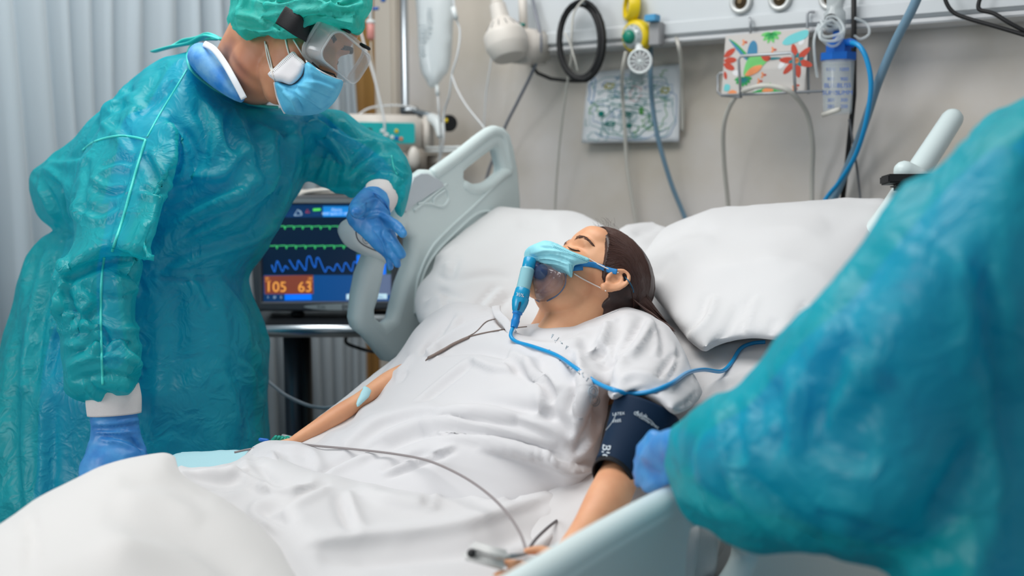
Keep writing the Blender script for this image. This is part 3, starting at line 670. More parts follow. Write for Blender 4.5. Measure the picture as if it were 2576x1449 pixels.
    mk('chamber',lathe([(0,.006),(.006,.0125),(.05,.0125),(.056,.006)],P(932,55,3.1),P(933,104,3.1),20),mat('pink_fluid',srgb(222,150,142),.25,alpha=.85),q)
    mk('top_cap',cyl(P(931,-30,3.1),P(932,55,3.1),.006),WHITE,q);mk('collar',cyl(P(932,52,3.1),P(932,60,3.1),.014),WHITE,q)
    mk('blue_clamp',box(P(945,22,3.08),(.022,.012,.008),.002),BLUE,q);mk('blue_clamp',box(P(964,0,3.08),(.014,.012,.012),.002),BLUE,q)
    mk('drip_tube',ctube([P(933,104,3.1),P(935,150,3.1),P(948,220,3.1),P(955,270,3.12),P(950,330,3.12)],.0024,6,8),HOSE,q)
    wire('infusion_line',[(905,70,3.05),(920,125,3.05),(940,190,3.05),(955,250,3.05),(966,300,3.05),(968,345,3.06)],.0035,IVL,'clear line passing in front of the ochre door edge to the pump','tube')
    wire('infusion_line',[(900,290,3.1),(930,272,3.12),(980,265,3.14),(1030,268,3.16),(1048,275,3.16)],.003,IVL,'clear line lying across the top of the upper pump','tube')
    # pumps
    def pump(label,cx,cy,d,wpx=190,hpx=92):
        t=thing('infusion_pump',P(cx,cy+hpx/2,d),label,'infusion pump','infusion pumps on the steel pole')
        s=d/FPX;O=P(cx,cy,d);ux=RT.copy();ux=(RT+FW*.12).normalized();uy=Vector((0,0,1));n_=ux.cross(uy).normalized()
        Wd,Hh=wpx*s,hpx*s
        Mx=Matrix((ux,-n_,uy)).transposed()
        mk('casing',box(O-n_*.06,(Wd,.12,Hh),.012,Mx,3),CREAM,t)
        mk('control_panel',plate([rrect(Wd*.86,Hh*.56,.008,-.004,0)],O+n_*.0015,ux,uy,.004,.001),TEALP,t)
        mk('display',plate([rrect(.022,.026,.002,-Wd*.20,.0)],O+n_*.0045,ux,uy,.002),mat('dark_display',srgb(70,60,58),.2),t)
        for x,y,M_ in ((-.03,-.01,0),(-.018,.006,0),(-.016,-.016,0),(-.004,-.006,0),(.012,-.013,0),(.026,.006,1),(.026,-.016,2),(.04,-.018,3)):
            mk('button',lathe([(0,.0062),(.0025,.0062),(.003,.005)],O+ux*(x+.014)+uy*y+n_*.003,O+ux*(x+.014)+uy*y+n_,16),(WHITE,YEL,BLUE,mat('btn_orange',srgb(214,130,90),.5))[M_],t)
        mk('side_housing',box(O+ux*(Wd*.5+.018)-n_*.07,(.045,.10,Hh*1.0),.012,Mx),CREAM,t)
        mk('pole_bracket',box(O+ux*.02-n_*.13-uy*.0,(.08,.03,.05),.006,Mx),DGREY,t)
        return t,O,ux,uy,n_,s
    t,O,ux,uy,n_,s=pump('upper infusion pump with teal control panel behind the raised glove',965,334,3.1)
    t2,O2,ux,uy,n_,s=pump('lower infusion pump mostly hidden behind the carer\'s sleeve',940,432,3.1,180,96)
    mk('drive_knob',ball(O2+ux*.125+uy*.045+n_*.03,(.018,.02,.035)),CREAM,t2)
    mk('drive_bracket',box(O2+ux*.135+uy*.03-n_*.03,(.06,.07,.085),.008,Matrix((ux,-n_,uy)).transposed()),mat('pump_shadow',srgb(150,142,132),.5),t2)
    mk('black_cable_loop',ctube([O2+ux*.10-uy*.02,O2+ux*.15-uy*.03+n_*.02,O2+ux*.17-uy*.06,O2+ux*.12-uy*.07],.008,6,10),BLACK,t2)
iv()
# ================================================================== bed
BX0,BX1=-1.42,-.60
FR=-1.56;NR=-.54
def pz(px,py,X): p=onp(px,py,0,X);return (p.y,p.z)
def side_plate(loops,X,th,bev,res=3,smooth_n=0):
    L=[[pz(a,b,X) for a,b in (smoothpoly(l,smooth_n) if smooth_n else l)] for l in loops]
    return plate(L,(X,0,0),(0,1,0),(0,0,1),th,bev,res)
def surf_z(y): # mattress top, backrest raised
    return .66 if y<1.0 else .66+(y-1.0)*.36
bed=thing('hospital_bed',Vector((-1.06,1.1,0)),'pale grey-green hospital bed with raised backrest and moulded side rails','bed')
def mk_bed():
    mk('bed_frame',join(box((-1.03,.75,.415),(.86,2.2,.07),.01),box((-1.06,1.0,.30),(.5,1.2,.16),.02)),mat('bed_frame_grey',srgb(120,132,138),.4),bed)
    for x in (-1.4,-.72):
        for y in (.0,1.8):
            l=mk('leg',tube([(x,y,.42),(x,y,.14)],.025,14),STEEL,bed);mk('castor',cyl((x-.02,y,.07),(x+.02,y,.07),.068,24,.006),DGREY,l)
    g=Vector((0,1.0,.60));
    pr=[(y,surf_z(y)-.205) for y in np.linspace(1.0,2.14,8)];pr2=[(y+.01,z-.03) for y,z in reversed(pr)]
    mk('backrest_board',plate([pr+pr2],(-1.06,0,0),(0,1,0),(0,0,1),.86,.004),BEDSH,bed,smooth=False)
    # far head rail
    out=[(1041,438),(1057,426),(1073,427),(1088,432),(1150,383),(1222,323),(1242,317),(1257,320),(1271,335),(1281,370),(1291,421),(1298,500),(1300,580),(1240,680),(1120,830),(1030,900),(990,912),(963,907),(913,846),(888,826),(881,799),(888,738),(898,685),(916,641),(935,600),(985,520),(1015,470)]
    hole1=[(1157,434),(1166,425),(1200,398),(1234,373),(1241,380),(1251,418),(1250,432),(1219,459),(1201,469),(1188,468),(1163,458),(1156,445)]
    hole2=[(958,668),(950,710),(940,753),(932,778),(932,796),(956,815),(977,799),(984,771),(999,710),(1013,674),(1022,635),(1022,600),(1005,580),(985,600),(972,640)]
    r=mk('side_rail',side_plate([out,hole1,hole2],FR,.045,.020,5),BEDW,bed,sharp=50)
    mk('grip_tube',tube(catmull([onp(x,y,0,FR+.012) for x,y in ((1092,436),(1150,394),(1215,343),(1243,331),(1262,345),(1272,390),(1278,428),(1262,440),(1225,468),(1190,478),(1165,468))],6),.0155,12,round_ends=True),BEDW,r)
    mk('recess_panel',side_plate([[(1040,446),(1058,436),(1075,436),(1112,458),(1116,468),(1040,515),(1020,535),(1012,520),(1030,470)]],FR+.024,.006,.0025),BEDSH,r)
    for q in (((1124,462),(1080,497),(1040,530)),((1118,470),(1126,482),(1128,500),(1118,516),(1104,518),(1080,512),(1050,512)),((1118,478),(1096,494),(1090,504),(1092,514)),((1278,436),(1240,470),(1190,520),(1130,575),(1085,625),(1055,690),(1046,740),(1044,790)),((1232,532),(1210,534),(1185,548),(1140,590),(1100,632),(1070,680),(1052,740))):
        mk('rail_ridge',tube(catmull([onp(x,y,0,FR+.0225) for x,y in q],6),.0042,8),BEDW,r)
    # control head on the far rail
    X=FR+.018
    c=mk('control_head',side_plate([smoothpoly([(868,588),(871,566),(884,552),(903,548),(930,556),(960,585),(985,625),(984,652),(972,662),(950,652),(912,636),(884,618)],4)],X,.070,.022,5),WHITE,bed,sharp=60)
    mk('keypad_outline',tube([onp(x,y,0,X+.0358) for x,y in smoothpoly([(896,572),(902,560),(925,566),(955,610),(960,628),(950,632),(914,616),(898,598)],4)],.0013,6,closed=True),DGREY,c)
    o=onp(922,600,0,X+.0358)
    mk('arrow_ring',tube([o+Vector((0,math.cos(a),math.sin(a)))*.0115 for a in np.linspace(0,6.283,25)[:-1]],.0005,5,closed=True),INK,c)
    mk('arrow_sign',join(tube([o+Vector((.0,-.003,.006)),o+Vector((0,.003,-.006))],.0011,6),tube([o+Vector((0,.003,-.006)),o+Vector((0,-.0045,-.0035))],.0011,6),tube([o+Vector((0,.003,-.006)),o+Vector((0,.0045,.001))],.0011,6)),BLACK,c)
    # foot end far rail stub, hidden below the sheet line
    # near rail
    out=[(1100,1600),(1240,1500),(1340,1437),(1500,1340),(1640,1262),(1690,1236),(1740,1222),(1850,1240),(1960,1310),(2060,1360),(2150,1378),(2232,1384),(2215,1460),(2160,1600),(1980,1760),(1300,1800)]
    hole=smoothpoly([(1705,1350),(1722,1326),(1760,1322),(1820,1348),(1862,1378),(1852,1420),(1800,1490),(1730,1560),(1700,1500)],4)
    r=mk('side_rail',side_plate([smoothpoly(out,3),hole],NR,.042,.018,4),BEDW,bed,sharp=50)
    mk('grip_tube',tube(catmull([onp(x,y,0,NR) for x,y in ((1180,1560),(1340,1462),(1500,1365),(1640,1287),(1700,1262),(1760,1254))],6),.020,14,round_ends=True),BEDW,r)
    for k,(x,y) in enumerate(((2160,1460),(2080,1480))): mk('rail_ridge',tube([onp(x,y,0,NR+.021),onp(x-90,y+90,0,NR+.021)],.005,8),BEDW,r)
    # head end near rail
    n=mk('head_rail_grip',limb([(2395,300,2.10,27),(2340,385,2.06,29),(2270,490,2.02,30),(2180,620,1.98,32),(2080,760,1.92,34),(1980,900,1.85,36)]),BEDW,bed)
    mk('rail_knob',limb([(2275,430,2.0,26),(2310,445,2.0,24)]),BEDW,n)
    mk('black_clamp',multi_box(P(2290,452,1.98)),BLACK,n,smooth=False)
def multi_box(c):
    Mx=Matrix((RT,FW,UP)).transposed();return join(box(c,(.105,.05,.018),.003,Mx),box(c-UP*.013+RT*.008,(.085,.045,.016),.007,Mx))
mk_bed()
# ------------------------------------------------------------------ mattress
LINEN=mat('white_linen',srgb(206,205,206),.85,bump=.25,bscale=900,bdist=.0005,sheen=.15)
LINEN2=mat('pillow_linen',srgb(211,211,212),.85,bump=.2,bscale=900,bdist=.0005,sheen=.15)
def mattress():
    nx,ny=60,120;xs=np.linspace(BX0+.0,BX1,nx);ys=np.concatenate([np.linspace(-.35,2.16,ny)])
    parts=[]
    for a,b in zip(ys[:-1],ys[1:]): pass
    pr=[(y,surf_z(y)+.0) for y in np.linspace(-.3,2.14,40)];bot=[(y+.03*(y>1),z-.20) for y,z in reversed(pr)]
    g=plate([pr+bot],((BX0+BX1)/2,0,0),(0,1,0),(0,0,1),BX1-BX0,.03,3)
    s=remesh([g],.011,2)
    up=np.clip(s.normals()[:,2],0,1);s.disp((crumple(s.V*np.array([1,.6,1]),6,3)-.6)*.012*up)
    s.strokes([([(1730,890),(1800,878),(1880,868)],7,.010,'r'),([(1740,935),(1790,925),(1850,890)],9,-.008,'r'),([(1760,985),(1850,950),(1900,930)],9,.007,'r'),([(1840,980),(1852,920)],5,-.005,'r')])
    o=mk('mattress',s.geo(),LINEN);tag(o,'mattress under a white fitted sheet, its head end raised','mattress')
mattress()
# ------------------------------------------------------------------ pillows
def pillow(name,outl,depth,T,R,label,strokes,seed):
    g=inflate(outl,depth,T,R,12,5)
    s=remesh([g],.008,4)
    s.disp((crumple(s.V,3.2,seed,2)-.6)*.016+vnoise(s.V,9,seed+5)*.0035);s.smooth(2);s.strokes(strokes);s.smooth(1)
    o=mk(name,s.geo(),LINEN2);tag(o,label,'pillow');return s
pillow('pillow',[(1238,522),(1262,513),(1330,518),(1420,530),(1480,545),(1550,590),(1590,680),(1570,790),(1480,850),(1350,850),(1220,830),(1120,840),(1060,815),(1043,785),(1040,750),(1056,712),(1084,684),(1100,640),(1160,580)],[(1050,780,2.22),(1240,520,2.54),(1480,550,2.42),(1300,800,2.16),(1560,720,2.14),(1150,650,2.32)],.075,100,'left white pillow with crumpled pillowcase end beside the far bed rail',
 [([(1100,690),(1130,700),(1152,640)],7,-.012,'r'),([(1090,650),(1118,640),(1145,618)],6,.008,'r'),([(1120,660),(1130,680)],5,.008,'r'),([(1070,760),(1110,740),(1120,790)],9,.010,'f'),([(1200,790),(1230,750),(1260,720)],9,.009,'f'),([(1240,800),(1270,760),(1290,735)],7,-.007,'r'),([(1130,710),(1230,690),(1290,700)],10,-.006,'r'),([(1090,730),(1160,760)],10,.007,'f'),([(1300,560),(1400,570)],16,-.005,'r')],21)
pillow('pillow',[(1540,600),(1565,565),(1612,553),(1680,562),(1770,620),(1760,720),(1650,760),(1540,740)],[(1600,560,2.42),(1600,740,2.1),(1760,640,2.3)],.06,70,'middle white pillow peeking out behind the patient\'s hair',[([(1600,600),(1660,580)],12,.006,'f')],22)
pillow('pillow',[(1606,650),(1640,600),(1672,566),(1750,534),(1900,508),(2050,492),(2190,487),(2240,496),(2232,570),(2160,700),(2060,810),(1970,864),(1900,860),(1850,866),(1800,882),(1770,893),(1725,858),(1680,805),(1640,748),(1612,690)],[(2200,490,2.16),(1700,560,2.26),(1620,680,2.08),(1800,870,1.80),(2050,800,1.76),(1950,650,1.95)],.085,120,'large white pillow on the near side of the bed, right of the patient\'s hair',
 [([(1720,850),(1770,800),(1790,740)],12,.010,'f'),([(1780,885),(1830,830),(1860,760)],11,-.007,'r'),([(1870,850),(1880,790),(1900,740)],9,.007,'f'),([(1930,850),(1950,800)],9,-.006,'r'),([(1640,640),(1720,600),(1800,590)],20,.006,'f'),([(1650,700),(1680,660),(1700,640)],14,-.008,'r'),([(1760,700),(1900,640),(2080,560)],35,.006,'r'),([(2000,820),(2040,760)],10,.006,'f')],23)
# ------------------------------------------------------------------ patient monitor and trolley
def monitor():
    d=2.72;O=P(823,630,d);s=d/FPX
    uy=(UP+Vector((0,0,.0))).normalized();ux=RT;n_=-FW
    L=lambda px,py,off=0:O+ux*((px-823)*s)+uy*((630-py)*s)+n_*off
    l2=lambda px,py:((px-823)*s,(630-py)*s)
    t=thing('patient_monitor',L(823,800),'dark grey patient monitor on the trolley showing 105 and 63','monitor')
    Mx=Matrix((ux,-n_,uy)).transposed()
    def quad(pts,M_,off,name,par,th=.0008): return mk(name,plate([[l2(*p) for p in pts]],O+n_*off,ux,uy,th),M_,par,smooth=False)
    fr=[(640,505),(700,493),(960,493),(1003,503),(1006,640),(1002,760),(985,778),(660,782),(645,765),(636,640)]
    scr=[(656,514),(985,514),(985,757),(664,759)]
    c=mk('casing',join(plate([[l2(*p) for p in smoothpoly(fr,3)],[l2(*p) for p in scr]],O+n_*.004,ux,uy,.030,.006),plate([[l2(*p) for p in fr]],O-n_*.07,ux,uy,.12,.02)),DGREY,t,sharp=40)
    mk('top_bezel',plate([[l2(*p) for p in ((690,500),(960,500),(985,512),(665,512))]],O+n_*.020,ux,uy,.002),MGREY,t,smooth=False)
    hd=mk('handle',tube(catmull([L(745,492,-.03),L(770,481,-.02),L(830,476,-.02),L(900,480,-.02),L(940,492,-.03)],6),.006,10),CREAM,t)
    mk('top_cover',box(L(850,484,-.08),(.24,.10,.022),.008,Mx),CREAM,t)
    E=lambda nm,c_,e:mat(nm,srgb(*c_),.3,emit=e,spec=.5)
    dark=E('screen_dark',(8,24,44),.9);sc=quad(scr,dark,.0,'screen',t,.002)
    navy=E('screen_navy',(16,50,92),.8);blue=E('screen_blue',(30,128,206),.9);blu2=E('screen_blue_bright',(6,104,226),.95);mid=E('screen_mid_blue',(14,66,122),.8);gry=E('screen_grey_blue',(90,104,134),.7);pale=E('screen_pale',(176,206,218),.85);brn=E('screen_brown',(116,58,44),.8);org=E('screen_orange',(220,150,70),.95);grn=E('screen_green',(70,210,120),.9);lgn=E('screen_lime',(90,220,90),.9);wht=E('screen_white',(170,200,220),.9);cyb=E('screen_trace_blue',(30,110,220),.95);red=E('screen_red',(190,60,60),.8);pur=E('screen_olive',(40,70,64),.7)
    k=.0016
    quad([(656,515),(985,515),(985,546),(656,547)],navy,k,'status_bar',sc)
    quad([(813,519),(985,519),(985,545),(813,545)],blue,k+.0008,'alert_box',sc)
    quad([(897,622),(985,622),(985,700),(897,700)],pur,k,'side_box',sc);quad([(898,642),(971,640),(971,690),(898,692)],blu2,k+.0008,'value_box',sc)
    quad([(664,692),(985,692),(985,758),(664,758)],mid,k,'lower_panel',sc);quad([(925,692),(985,690),(985,742),(925,742)],gry,k+.0006,'lower_grey_box',sc)
    quad([(665,694),(788,692),(789,739),(667,740)],brn,k+.0008,'pressure_box',sc)
    quad([(717,741),(784,740),(784,754),(717,755)],blu2,k+.0008,'blue_button',sc);quad([(872,740),(905,739),(905,753),(872,753)],pale,k+.0008,'pale_button',sc);quad([(938,739),(974,739),(974,752),(938,752)],pale,k+.0010,'pale_button',sc)
    quad([(665,741),(716,741),(716,756),(665,757)],navy,k+.0008,'letter_bar',sc)
    T=lambda s_,px,py,h,M_,nm:mk(nm,text_geo(s_,h*s*1.35,L(px,py,k+.0022),ux,uy,.0003),M_,sc,smooth=False)
    T('105',695,723,27,org,'reading_text');T('63',768,723,27,org,'reading_text')
    T('RP',673,701,6,org,'small_text');T('DP',781,701,6,org,'small_text');T('mmHg',675,707,4,org,'small_text');T('mmHg',779,707,4,org,'small_text')
    T('Alerta',847,528,8,wht,'alert_text');T('RESP SpO2 ST ARRIT',850,538,6.5,wht,'alert_text')
    T('I',675,748,6,wht,'letter_text');T('D',692,748,6,wht,'letter_text');T('S',708,748,6,wht,'letter_text');T('<   Reajuste 3   >',750,748,5,cyb,'button_text');T('Menu',956,746,6,mid,'button_text');T('Elect',888,746,6,blue,'button_text')
    def line(pts,M_,nm,r=.9): return mk(nm,tube([L(x,y,k+.001) for x,y in pts],r*s*.9,5),M_,sc)
    y=[];x=668
    def ecg(y0,x0,x1,step,seed):
        R=random.Random(seed);pts=[]
        xx=x0
        while xx<x1: pts+=[(xx,y0+R.uniform(-1,0)),(xx+step*.45,y0-1.2),(xx+step*.5,y0),(xx+step*.53,y0+7),(xx+step*.56,y0+7),(xx+step*.6,y0)];xx+=step
        return pts
    line(ecg(570,660,975,22.5,1),grn,'heart_trace',.8);line(ecg(619,660,895,24,2),grn,'heart_trace',.8)
    w1=[(684,667),(690,683),(693,680),(697,657),(703,665),(711,684),(717,670),(721,671),(726,677)]
    w2=[(728,654),(740,674),(745,678),(748,672),(750,656),(755,660),(768,680),(771,672),(773,650),(780,645),(786,662),(792,673),(795,668),(797,650),(803,651),(812,672),(819,685),(824,673),(832,674),(840,682),(845,668),(850,665),(862,684),(866,668),(871,661),(885,683),(889,665),(893,658),(898,663)]
    line(catmull(w1,3),cyb,'pulse_trace',1.1);line(catmull(w2,3),cyb,'pulse_trace',1.1)
    line([(741,542),(750,527),(759,542),(741,542)],wht,'bell_sign');line([(752,530),(757,532),(760,540)],wht,'bell_sign');line([(770,535),(774,527),(779,535),(770,535)],red,'alarm_sign')
    quad([(788,525),(807,524),(807,530),(788,531)],lgn,k+.0008,'green_sign',sc);T('TVNV',797,539,5,mid,'small_text')
    # bezel plate with maker's letters
    mk('name_plate',plate([[l2(*p) for p in smoothpoly([(768,771),(790,767),(850,764),(920,763),(945,769),(920,777),(850,780),(790,777)],4)]],O+n_*.020,ux,uy,.002),mat('name_plate_silver',srgb(168,176,178),.35,metal=.4),t,smooth=False)
    mk('name_text',text_geo('EMT',.016,L(877,772,.0222),ux,uy,.0004),INK,t,smooth=False);mk('name_text',text_geo('ST mini',.007,L(812,771,.0222),ux,uy,.0004),INK,t,smooth=False)
    mk('foot',join(box(L(745,790,-.02),(.03,.05,.014),.003,Mx),box(L(950,788,-.02),(.05,.05,.014),.003,Mx)),BLACK,t)
    # trolley
    q=thing('monitor_trolley',Vector((O.x,O.y,0)),'black and steel trolley carrying the patient monitor','trolley')
    zt=L(800,797).z-.002
    T0=Vector((O.x,O.y,0));f=Vector((-n_.x,-n_.y,0)).normalized();Mz=Matrix((ux,f,Vector((0,0,1)))).transposed()
    cc=P(810,800,2.74);cc.z=zt-.012
    mk('top_shelf',box(cc+f*.10+Vector((0,0,.0)),(.56,.44,.022),.004,Mz),mat('shelf_black',srgb(34,38,42),.3),q,smooth=False)
    mk('steel_edge',box(cc-f*.122-Vector((0,0,.008)),(.57,.012,.032),.004,Mz),STEEL,q)
    for x in (-.25,.25):
        for y in (-.09,.28):
            a=cc+ux*x+f*y;l=mk('leg',tube([(a.x,a.y,zt-.02),(a.x,a.y,.08)],.0155,12),mat('leg_black',srgb(26,30,36),.3),q);mk('castor',cyl((a.x-.015,a.y,.04),(a.x+.015,a.y,.04),.038,18,.004),DGREY,l)
    mk('support_column',box(cc+Vector((0,0,-.33))-ux*.085+f*.02,(.05,.05,.60),.008,Mz),mat('column_grey',srgb(96,100,108),.35,metal=.4),q)
    mk('support_column',box(cc+Vector((0,0,-.36))-ux*.045+f*.0,(.02,.05,.66),.004,Mz),BLACK,q)
    mk('lower_shelf',box(cc+f*.10-Vector((0,0,.55)),(.52,.38,.02),.004,Mz),mat('shelf_black',srgb(34,38,42),.3),q,smooth=False)
    b=mk('plastic_tray',box(P(955,800,2.62),(.07,.06,.016),.006,Mx),CLEAR);tag(b,'small clear plastic tray at the right end of the trolley top','tray')
    wire('cable',[(880,830,2.75),(870,860,2.7),(900,875,2.66),(935,884,2.6),(965,886,2.5),(1000,895,2.4)],.0045,BLACK,'black cable sagging below the trolley top towards the bed','cable')
    wire('cable',[(640,930,2.5),(690,972,2.4),(720,995,2.35),(770,1018,2.3),(812,1026,2.2),(850,1024,2.1),(880,1040,2.05)],.0042,mat('cable_pale',srgb(150,158,164),.45),'pale grey cable drooping between the leaning carer and the bed','cable')
monitor()
# ================================================================== heads
SKINF=mat('skin_light',srgb(226,170,130),.5,sss=.12,bump=.12,bscale=350,bdist=.0006,col2=srgb(214,152,114),vscale=16)
SKINM=mat('skin_tan',srgb(206,146,108),.5,sss=.12,bump=.12,bscale=350,bdist=.0006,col2=srgb(190,124,92),vscale=14)
HAIR=mat('dark_brown_hair',srgb(44,27,24),.42,spec=.5,col2=srgb(62,38,32),vscale=60)
LIP=mat('lip',srgb(178,104,92),.4)
NYL=mat('white_cord',srgb(232,226,220),.6)
def head_frame(px,py,d,f2,psi,side,scale,tilt=0.0):
    """returns function local(x fwd,y left,z up)->world; side=+1 left side of the head faces us"""
    f=RT*f2[0]+UP*f2[1];f.normalize();v=-FW
    left0=v*side;up=f.cross(left0);up=(up+FW*tilt).normalized()
    fw=(f*math.cos(psi)+v*math.sin(psi));fw=(fw-up*fw.dot(up)).normalized();left=up.cross(fw)
    O=P(px,py,d)
    Mt=Matrix.Translation(O)@Matrix((fw*scale,left*scale,up*scale)).transposed().to_4x4()
    return Mt
def squash(g,k=.86): return [(x,y,z*k if z>0 else z) for x,y,z in g[0]],g[1]
def head_parts(nl=-.15):
    E=lambda c,r:ball(c,r,28,18)
    return [E((-.012,0,.024),(.096,.076,.090)),E((.03,0,-.03),(.058,.062,.078)),E((.026,0,-.07),(.054,.054,.045)),E((.066,0,-.100),(.022,.024,.018)),
      E((.062,0,.022),(.026,.052,.022)),E((.046,0,.052),(.042,.058,.040)),E((.053,.040,-.030),(.024,.022,.026)),E((.053,-.040,-.030),(.024,.022,.026)),E((.076,0,-.066),(.018,.028,.024)),
      tube([(.080,0,.014),(.094,0,-.012),(.104,0,-.032)],[.009,.010,.0125],12,round_ends=True),E((.094,.012,-.036),(.012,.009,.009)),E((.094,-.012,-.036),(.012,.009,.009)),
      E((.086,0,-.060),(.011,.022,.006)),E((.084,0,-.072),(.011,.020,.007)),
      tube([(-.025,0,-.03),(-.030,0,(nl-.03)/2),(-.035,0,nl)],[.055,.050,.046],24,round_ends=True)]
def ear_parts(side,k=1.0):
    y=.073*side;T=lambda p:(-.010+(p[0]+.010)*k,y+p[1]*side,p[2]*k-.004*(1-k)*10)
    helix=[(.006,.004,-.004),(.004,.010,.012),(-.004,.016,.024),(-.016,.020,.027),(-.026,.022,.018),(-.029,.020,.000),(-.024,.014,-.016),(-.014,.010,-.028),(-.004,.008,-.034),(.002,.004,-.028)]
    anti=[(-.006,.010,.014),(-.016,.014,.012),(-.020,.014,-.002),(-.015,.011,-.014),(-.006,.008,-.018)]
    return [ctube([T(p) for p in helix],[.0042,.004,.0042,.0044,.0044,.0042,.0042,.0052,.0062,.004],5,8,round_ends=True),ctube([T(p) for p in anti],[.003,.0038,.004,.0038,.003],5,8,round_ends=True),
      ball(T((-.012,.003,-.002)),(.016,.005,.022)),ball(T((.004,.006,-.008)),(.005,.005,.007)),ball(T((-.004,.008,-.030)),(.008,.0045,.008))]
def sculpt_head(s,Mt,closed=True,jaw=0.0):
    """dents and lids in head coordinates"""
    Mi=np.array(Mt.inverted());L=s.V@Mi[:3,:3].T+Mi[:3,3]
    sc=Mt.to_scale()[0]
    def g(c,r,amt,dirv):
        q=((L-np.array(c))/np.array(r));w_=np.exp(-(q**2).sum(1));D=np.array(Mt.to_3x3()@Vector(dirv).normalized())/sc
        s.V=s.V+w_[:,None]*amt*D*sc
    for sd in (1,-1):
        g((.084,.033*sd,.003),(.022,.019,.0115),-.011,(1,.25*sd,0))      # socket
        g((.080,.033*sd,-.001),(.016,.0135,.0085),.0075,(1,.2*sd,0))     # lid
        g((.082,.034*sd,.020),(.02,.026,.006),.0025,(1,.1*sd,.2))         # brow
        g((.080,.034*sd,-.013),(.02,.018,.004),-.0014,(1,0,0))
        g((.045,.07*sd,.02),(.03,.03,.03),-.004,(0,1*sd,0))               # temple
    g((.092,0,.008),(.016,.010,.012),-.003,(1,0,0))
    g((.092,0,-.066),(.014,.022,.0022),-.0035,(1,0,0))
# ================================================================== patient
def lerp(a,b,t): return a+(b-a)*t
PM=head_frame(1492,706,1.93,(-.69,.72),math.radians(10),1,1.04,.42)
PL=lambda x,y,z:PM@Vector((x,y,z))
pt=thing('person',P(1200,1100,1.75),'woman lying in the bed in a white hospital gown, eyes closed, dark hair','person')
def patient_body():
    hp=[xf(squash(g),PM) for g in head_parts()+ear_parts(1,.86)+ear_parts(-1,.86)]
    s1=remesh(hp,.0030,3,.5)
    Mi=np.array(PM.inverted());Mm=np.array(PM);L=s1.V@Mi[:3,:3].T+Mi[:3,3]
    L[:,0]=np.where(L[:,0]>.082,.082+(L[:,0]-.082)*.42,L[:,0]);s1.V=L@Mm[:3,:3].T+Mm[:3,3]  # the masks press the nose flat
    sculpt_head(s1,PM);s1.smooth(1,.4)
    neck=limb([(1470,725,1.95,60),(1445,765,1.94,84),(1435,805,1.94,84),(1410,870,1.98,95),(1350,960,1.98,115)],6,24)
    torso=inflate([(1200,880),(1300,850),(1440,830),(1560,840),(1610,900),(1560,1040),(1480,1180),(1300,1270),(1000,1240),(860,1160),(960,1020),(1080,920)],[(1200,900,2.10),(1560,880,1.88),(1000,1150,1.86),(1400,1150,1.74)],.07,110,20)
    arm=limb([(1570,880,1.86,56),(1606,960,1.66,54),(1612,1050,1.55,56),(1585,1130,1.51,50),(1558,1195,1.46,52),(1525,1262,1.39,55),(1480,1330,1.34,44),(1430,1385,1.29,33),(1385,1425,1.25,31)],6,24,.92)
    fa=limb([(1060,930,2.02,34),(985,955,1.96,26),(930,990,1.925,22),(902,1010,1.90,22),(850,1043,1.875,24),(795,1078,1.85,21),(745,1106,1.83,15)],6,20,.95)
    hand=[limb([(1410,1410,1.26,33),(1370,1440,1.235,36),(1335,1455,1.22,36),(1300,1470,1.21,30)],5,18,.7),
      limb([(1345,1432,1.235,15),(1310,1420,1.225,13),(1275,1415,1.22,12),(1248,1408,1.215,10)],5,12),
      limb([(1335,1450,1.215,14),(1295,1440,1.205,12.5),(1262,1440,1.20,11),(1244,1446,1.20,9)],5,12),
      limb([(1330,1466,1.205,14),(1290,1462,1.195,12.5),(1262,1468,1.19,11),(1250,1476,1.19,9)],5,12),
      limb([(1325,1480,1.20,13),(1292,1482,1.19,11.5),(1270,1490,1.188,10)],5,12),
      limb([(1400,1400,1.27,18),(1372,1388,1.27,16),(1345,1384,1.265,13),(1322,1388,1.26,11)],5,12),
      limb([(735,1112,1.83,15),(700,1128,1.82,20),(660,1142,1.81,18),(628,1154,1.80,12)],5,14,.6)]
    s2=remesh([neck,torso,arm,fa]+hand,.0045,3)
    g=join(s1.geo(),s2.geo())
    o=mk('body',g,SKINF,pt)
    return s1,s2
PH,PB=patient_body()
def face_details():
    bv=PH.bvh()
    def onface(x,y,z,off=.0005):
        o=PL(x+.08,y*1.9+.02*0,z);d=(PL(x-.05,y*.6,z)-o).normalized();h=bv.ray_cast(o,d)
        return (h[0]-d*off) if h[0] is not None else PL(x,y,z)
    # lashes and brow on both sides
    for sd in (1,-1):
        lash=[];R=random.Random(3)
        arc=[(.084,sd*y,z) for y,z in ((.020,-.0045),(.026,-.0075),(.033,-.0088),(.040,-.0075),(.0465,-.0035))]
        base=[onface(*p,.0004) for p in arc]
        lash.append(ctube(base,[.0004,.0008,.0011,.0012,.0008],5,6))
        cu=catmull([tuple(b) for b in base],9)
        for k in range(3,len(cu)-1):
            p=Vector(cu[k]);dn=(PL(.02,.012*sd*(k/len(cu)),-.012)-PL(0,0,0)).normalized()
            lash.append(tube([p,p+dn*.004,p+dn*.0075+(PL(0,0,.002)-PL(0,0,0))],[.00045,.0003,.0001],4))
        mk('eyelashes',join(*lash),HAIR,pt)
        br=[]
        for k in range(130):
            t=R.random()**.9;y=.014+.046*t;zc=.0205+.002*math.sin(min(t*1.5,1)*1.57)-.001*t;wd=.0100*(1-t*.8)
            z=zc+R.uniform(-1,1)*wd*.6
            p=onface(.084,sd*y,z,.0002);q=onface(.084,sd*(y+.006),z+.0025*(1-t*1.6),.0009)
            br.append(tube([p,(p+q)/2+(q-p)*.05,q],[.0004,.00035,.00015],4))
        mk('eyebrow',join(*br),mat('brow_brown',srgb(84,54,42),.6),pt)
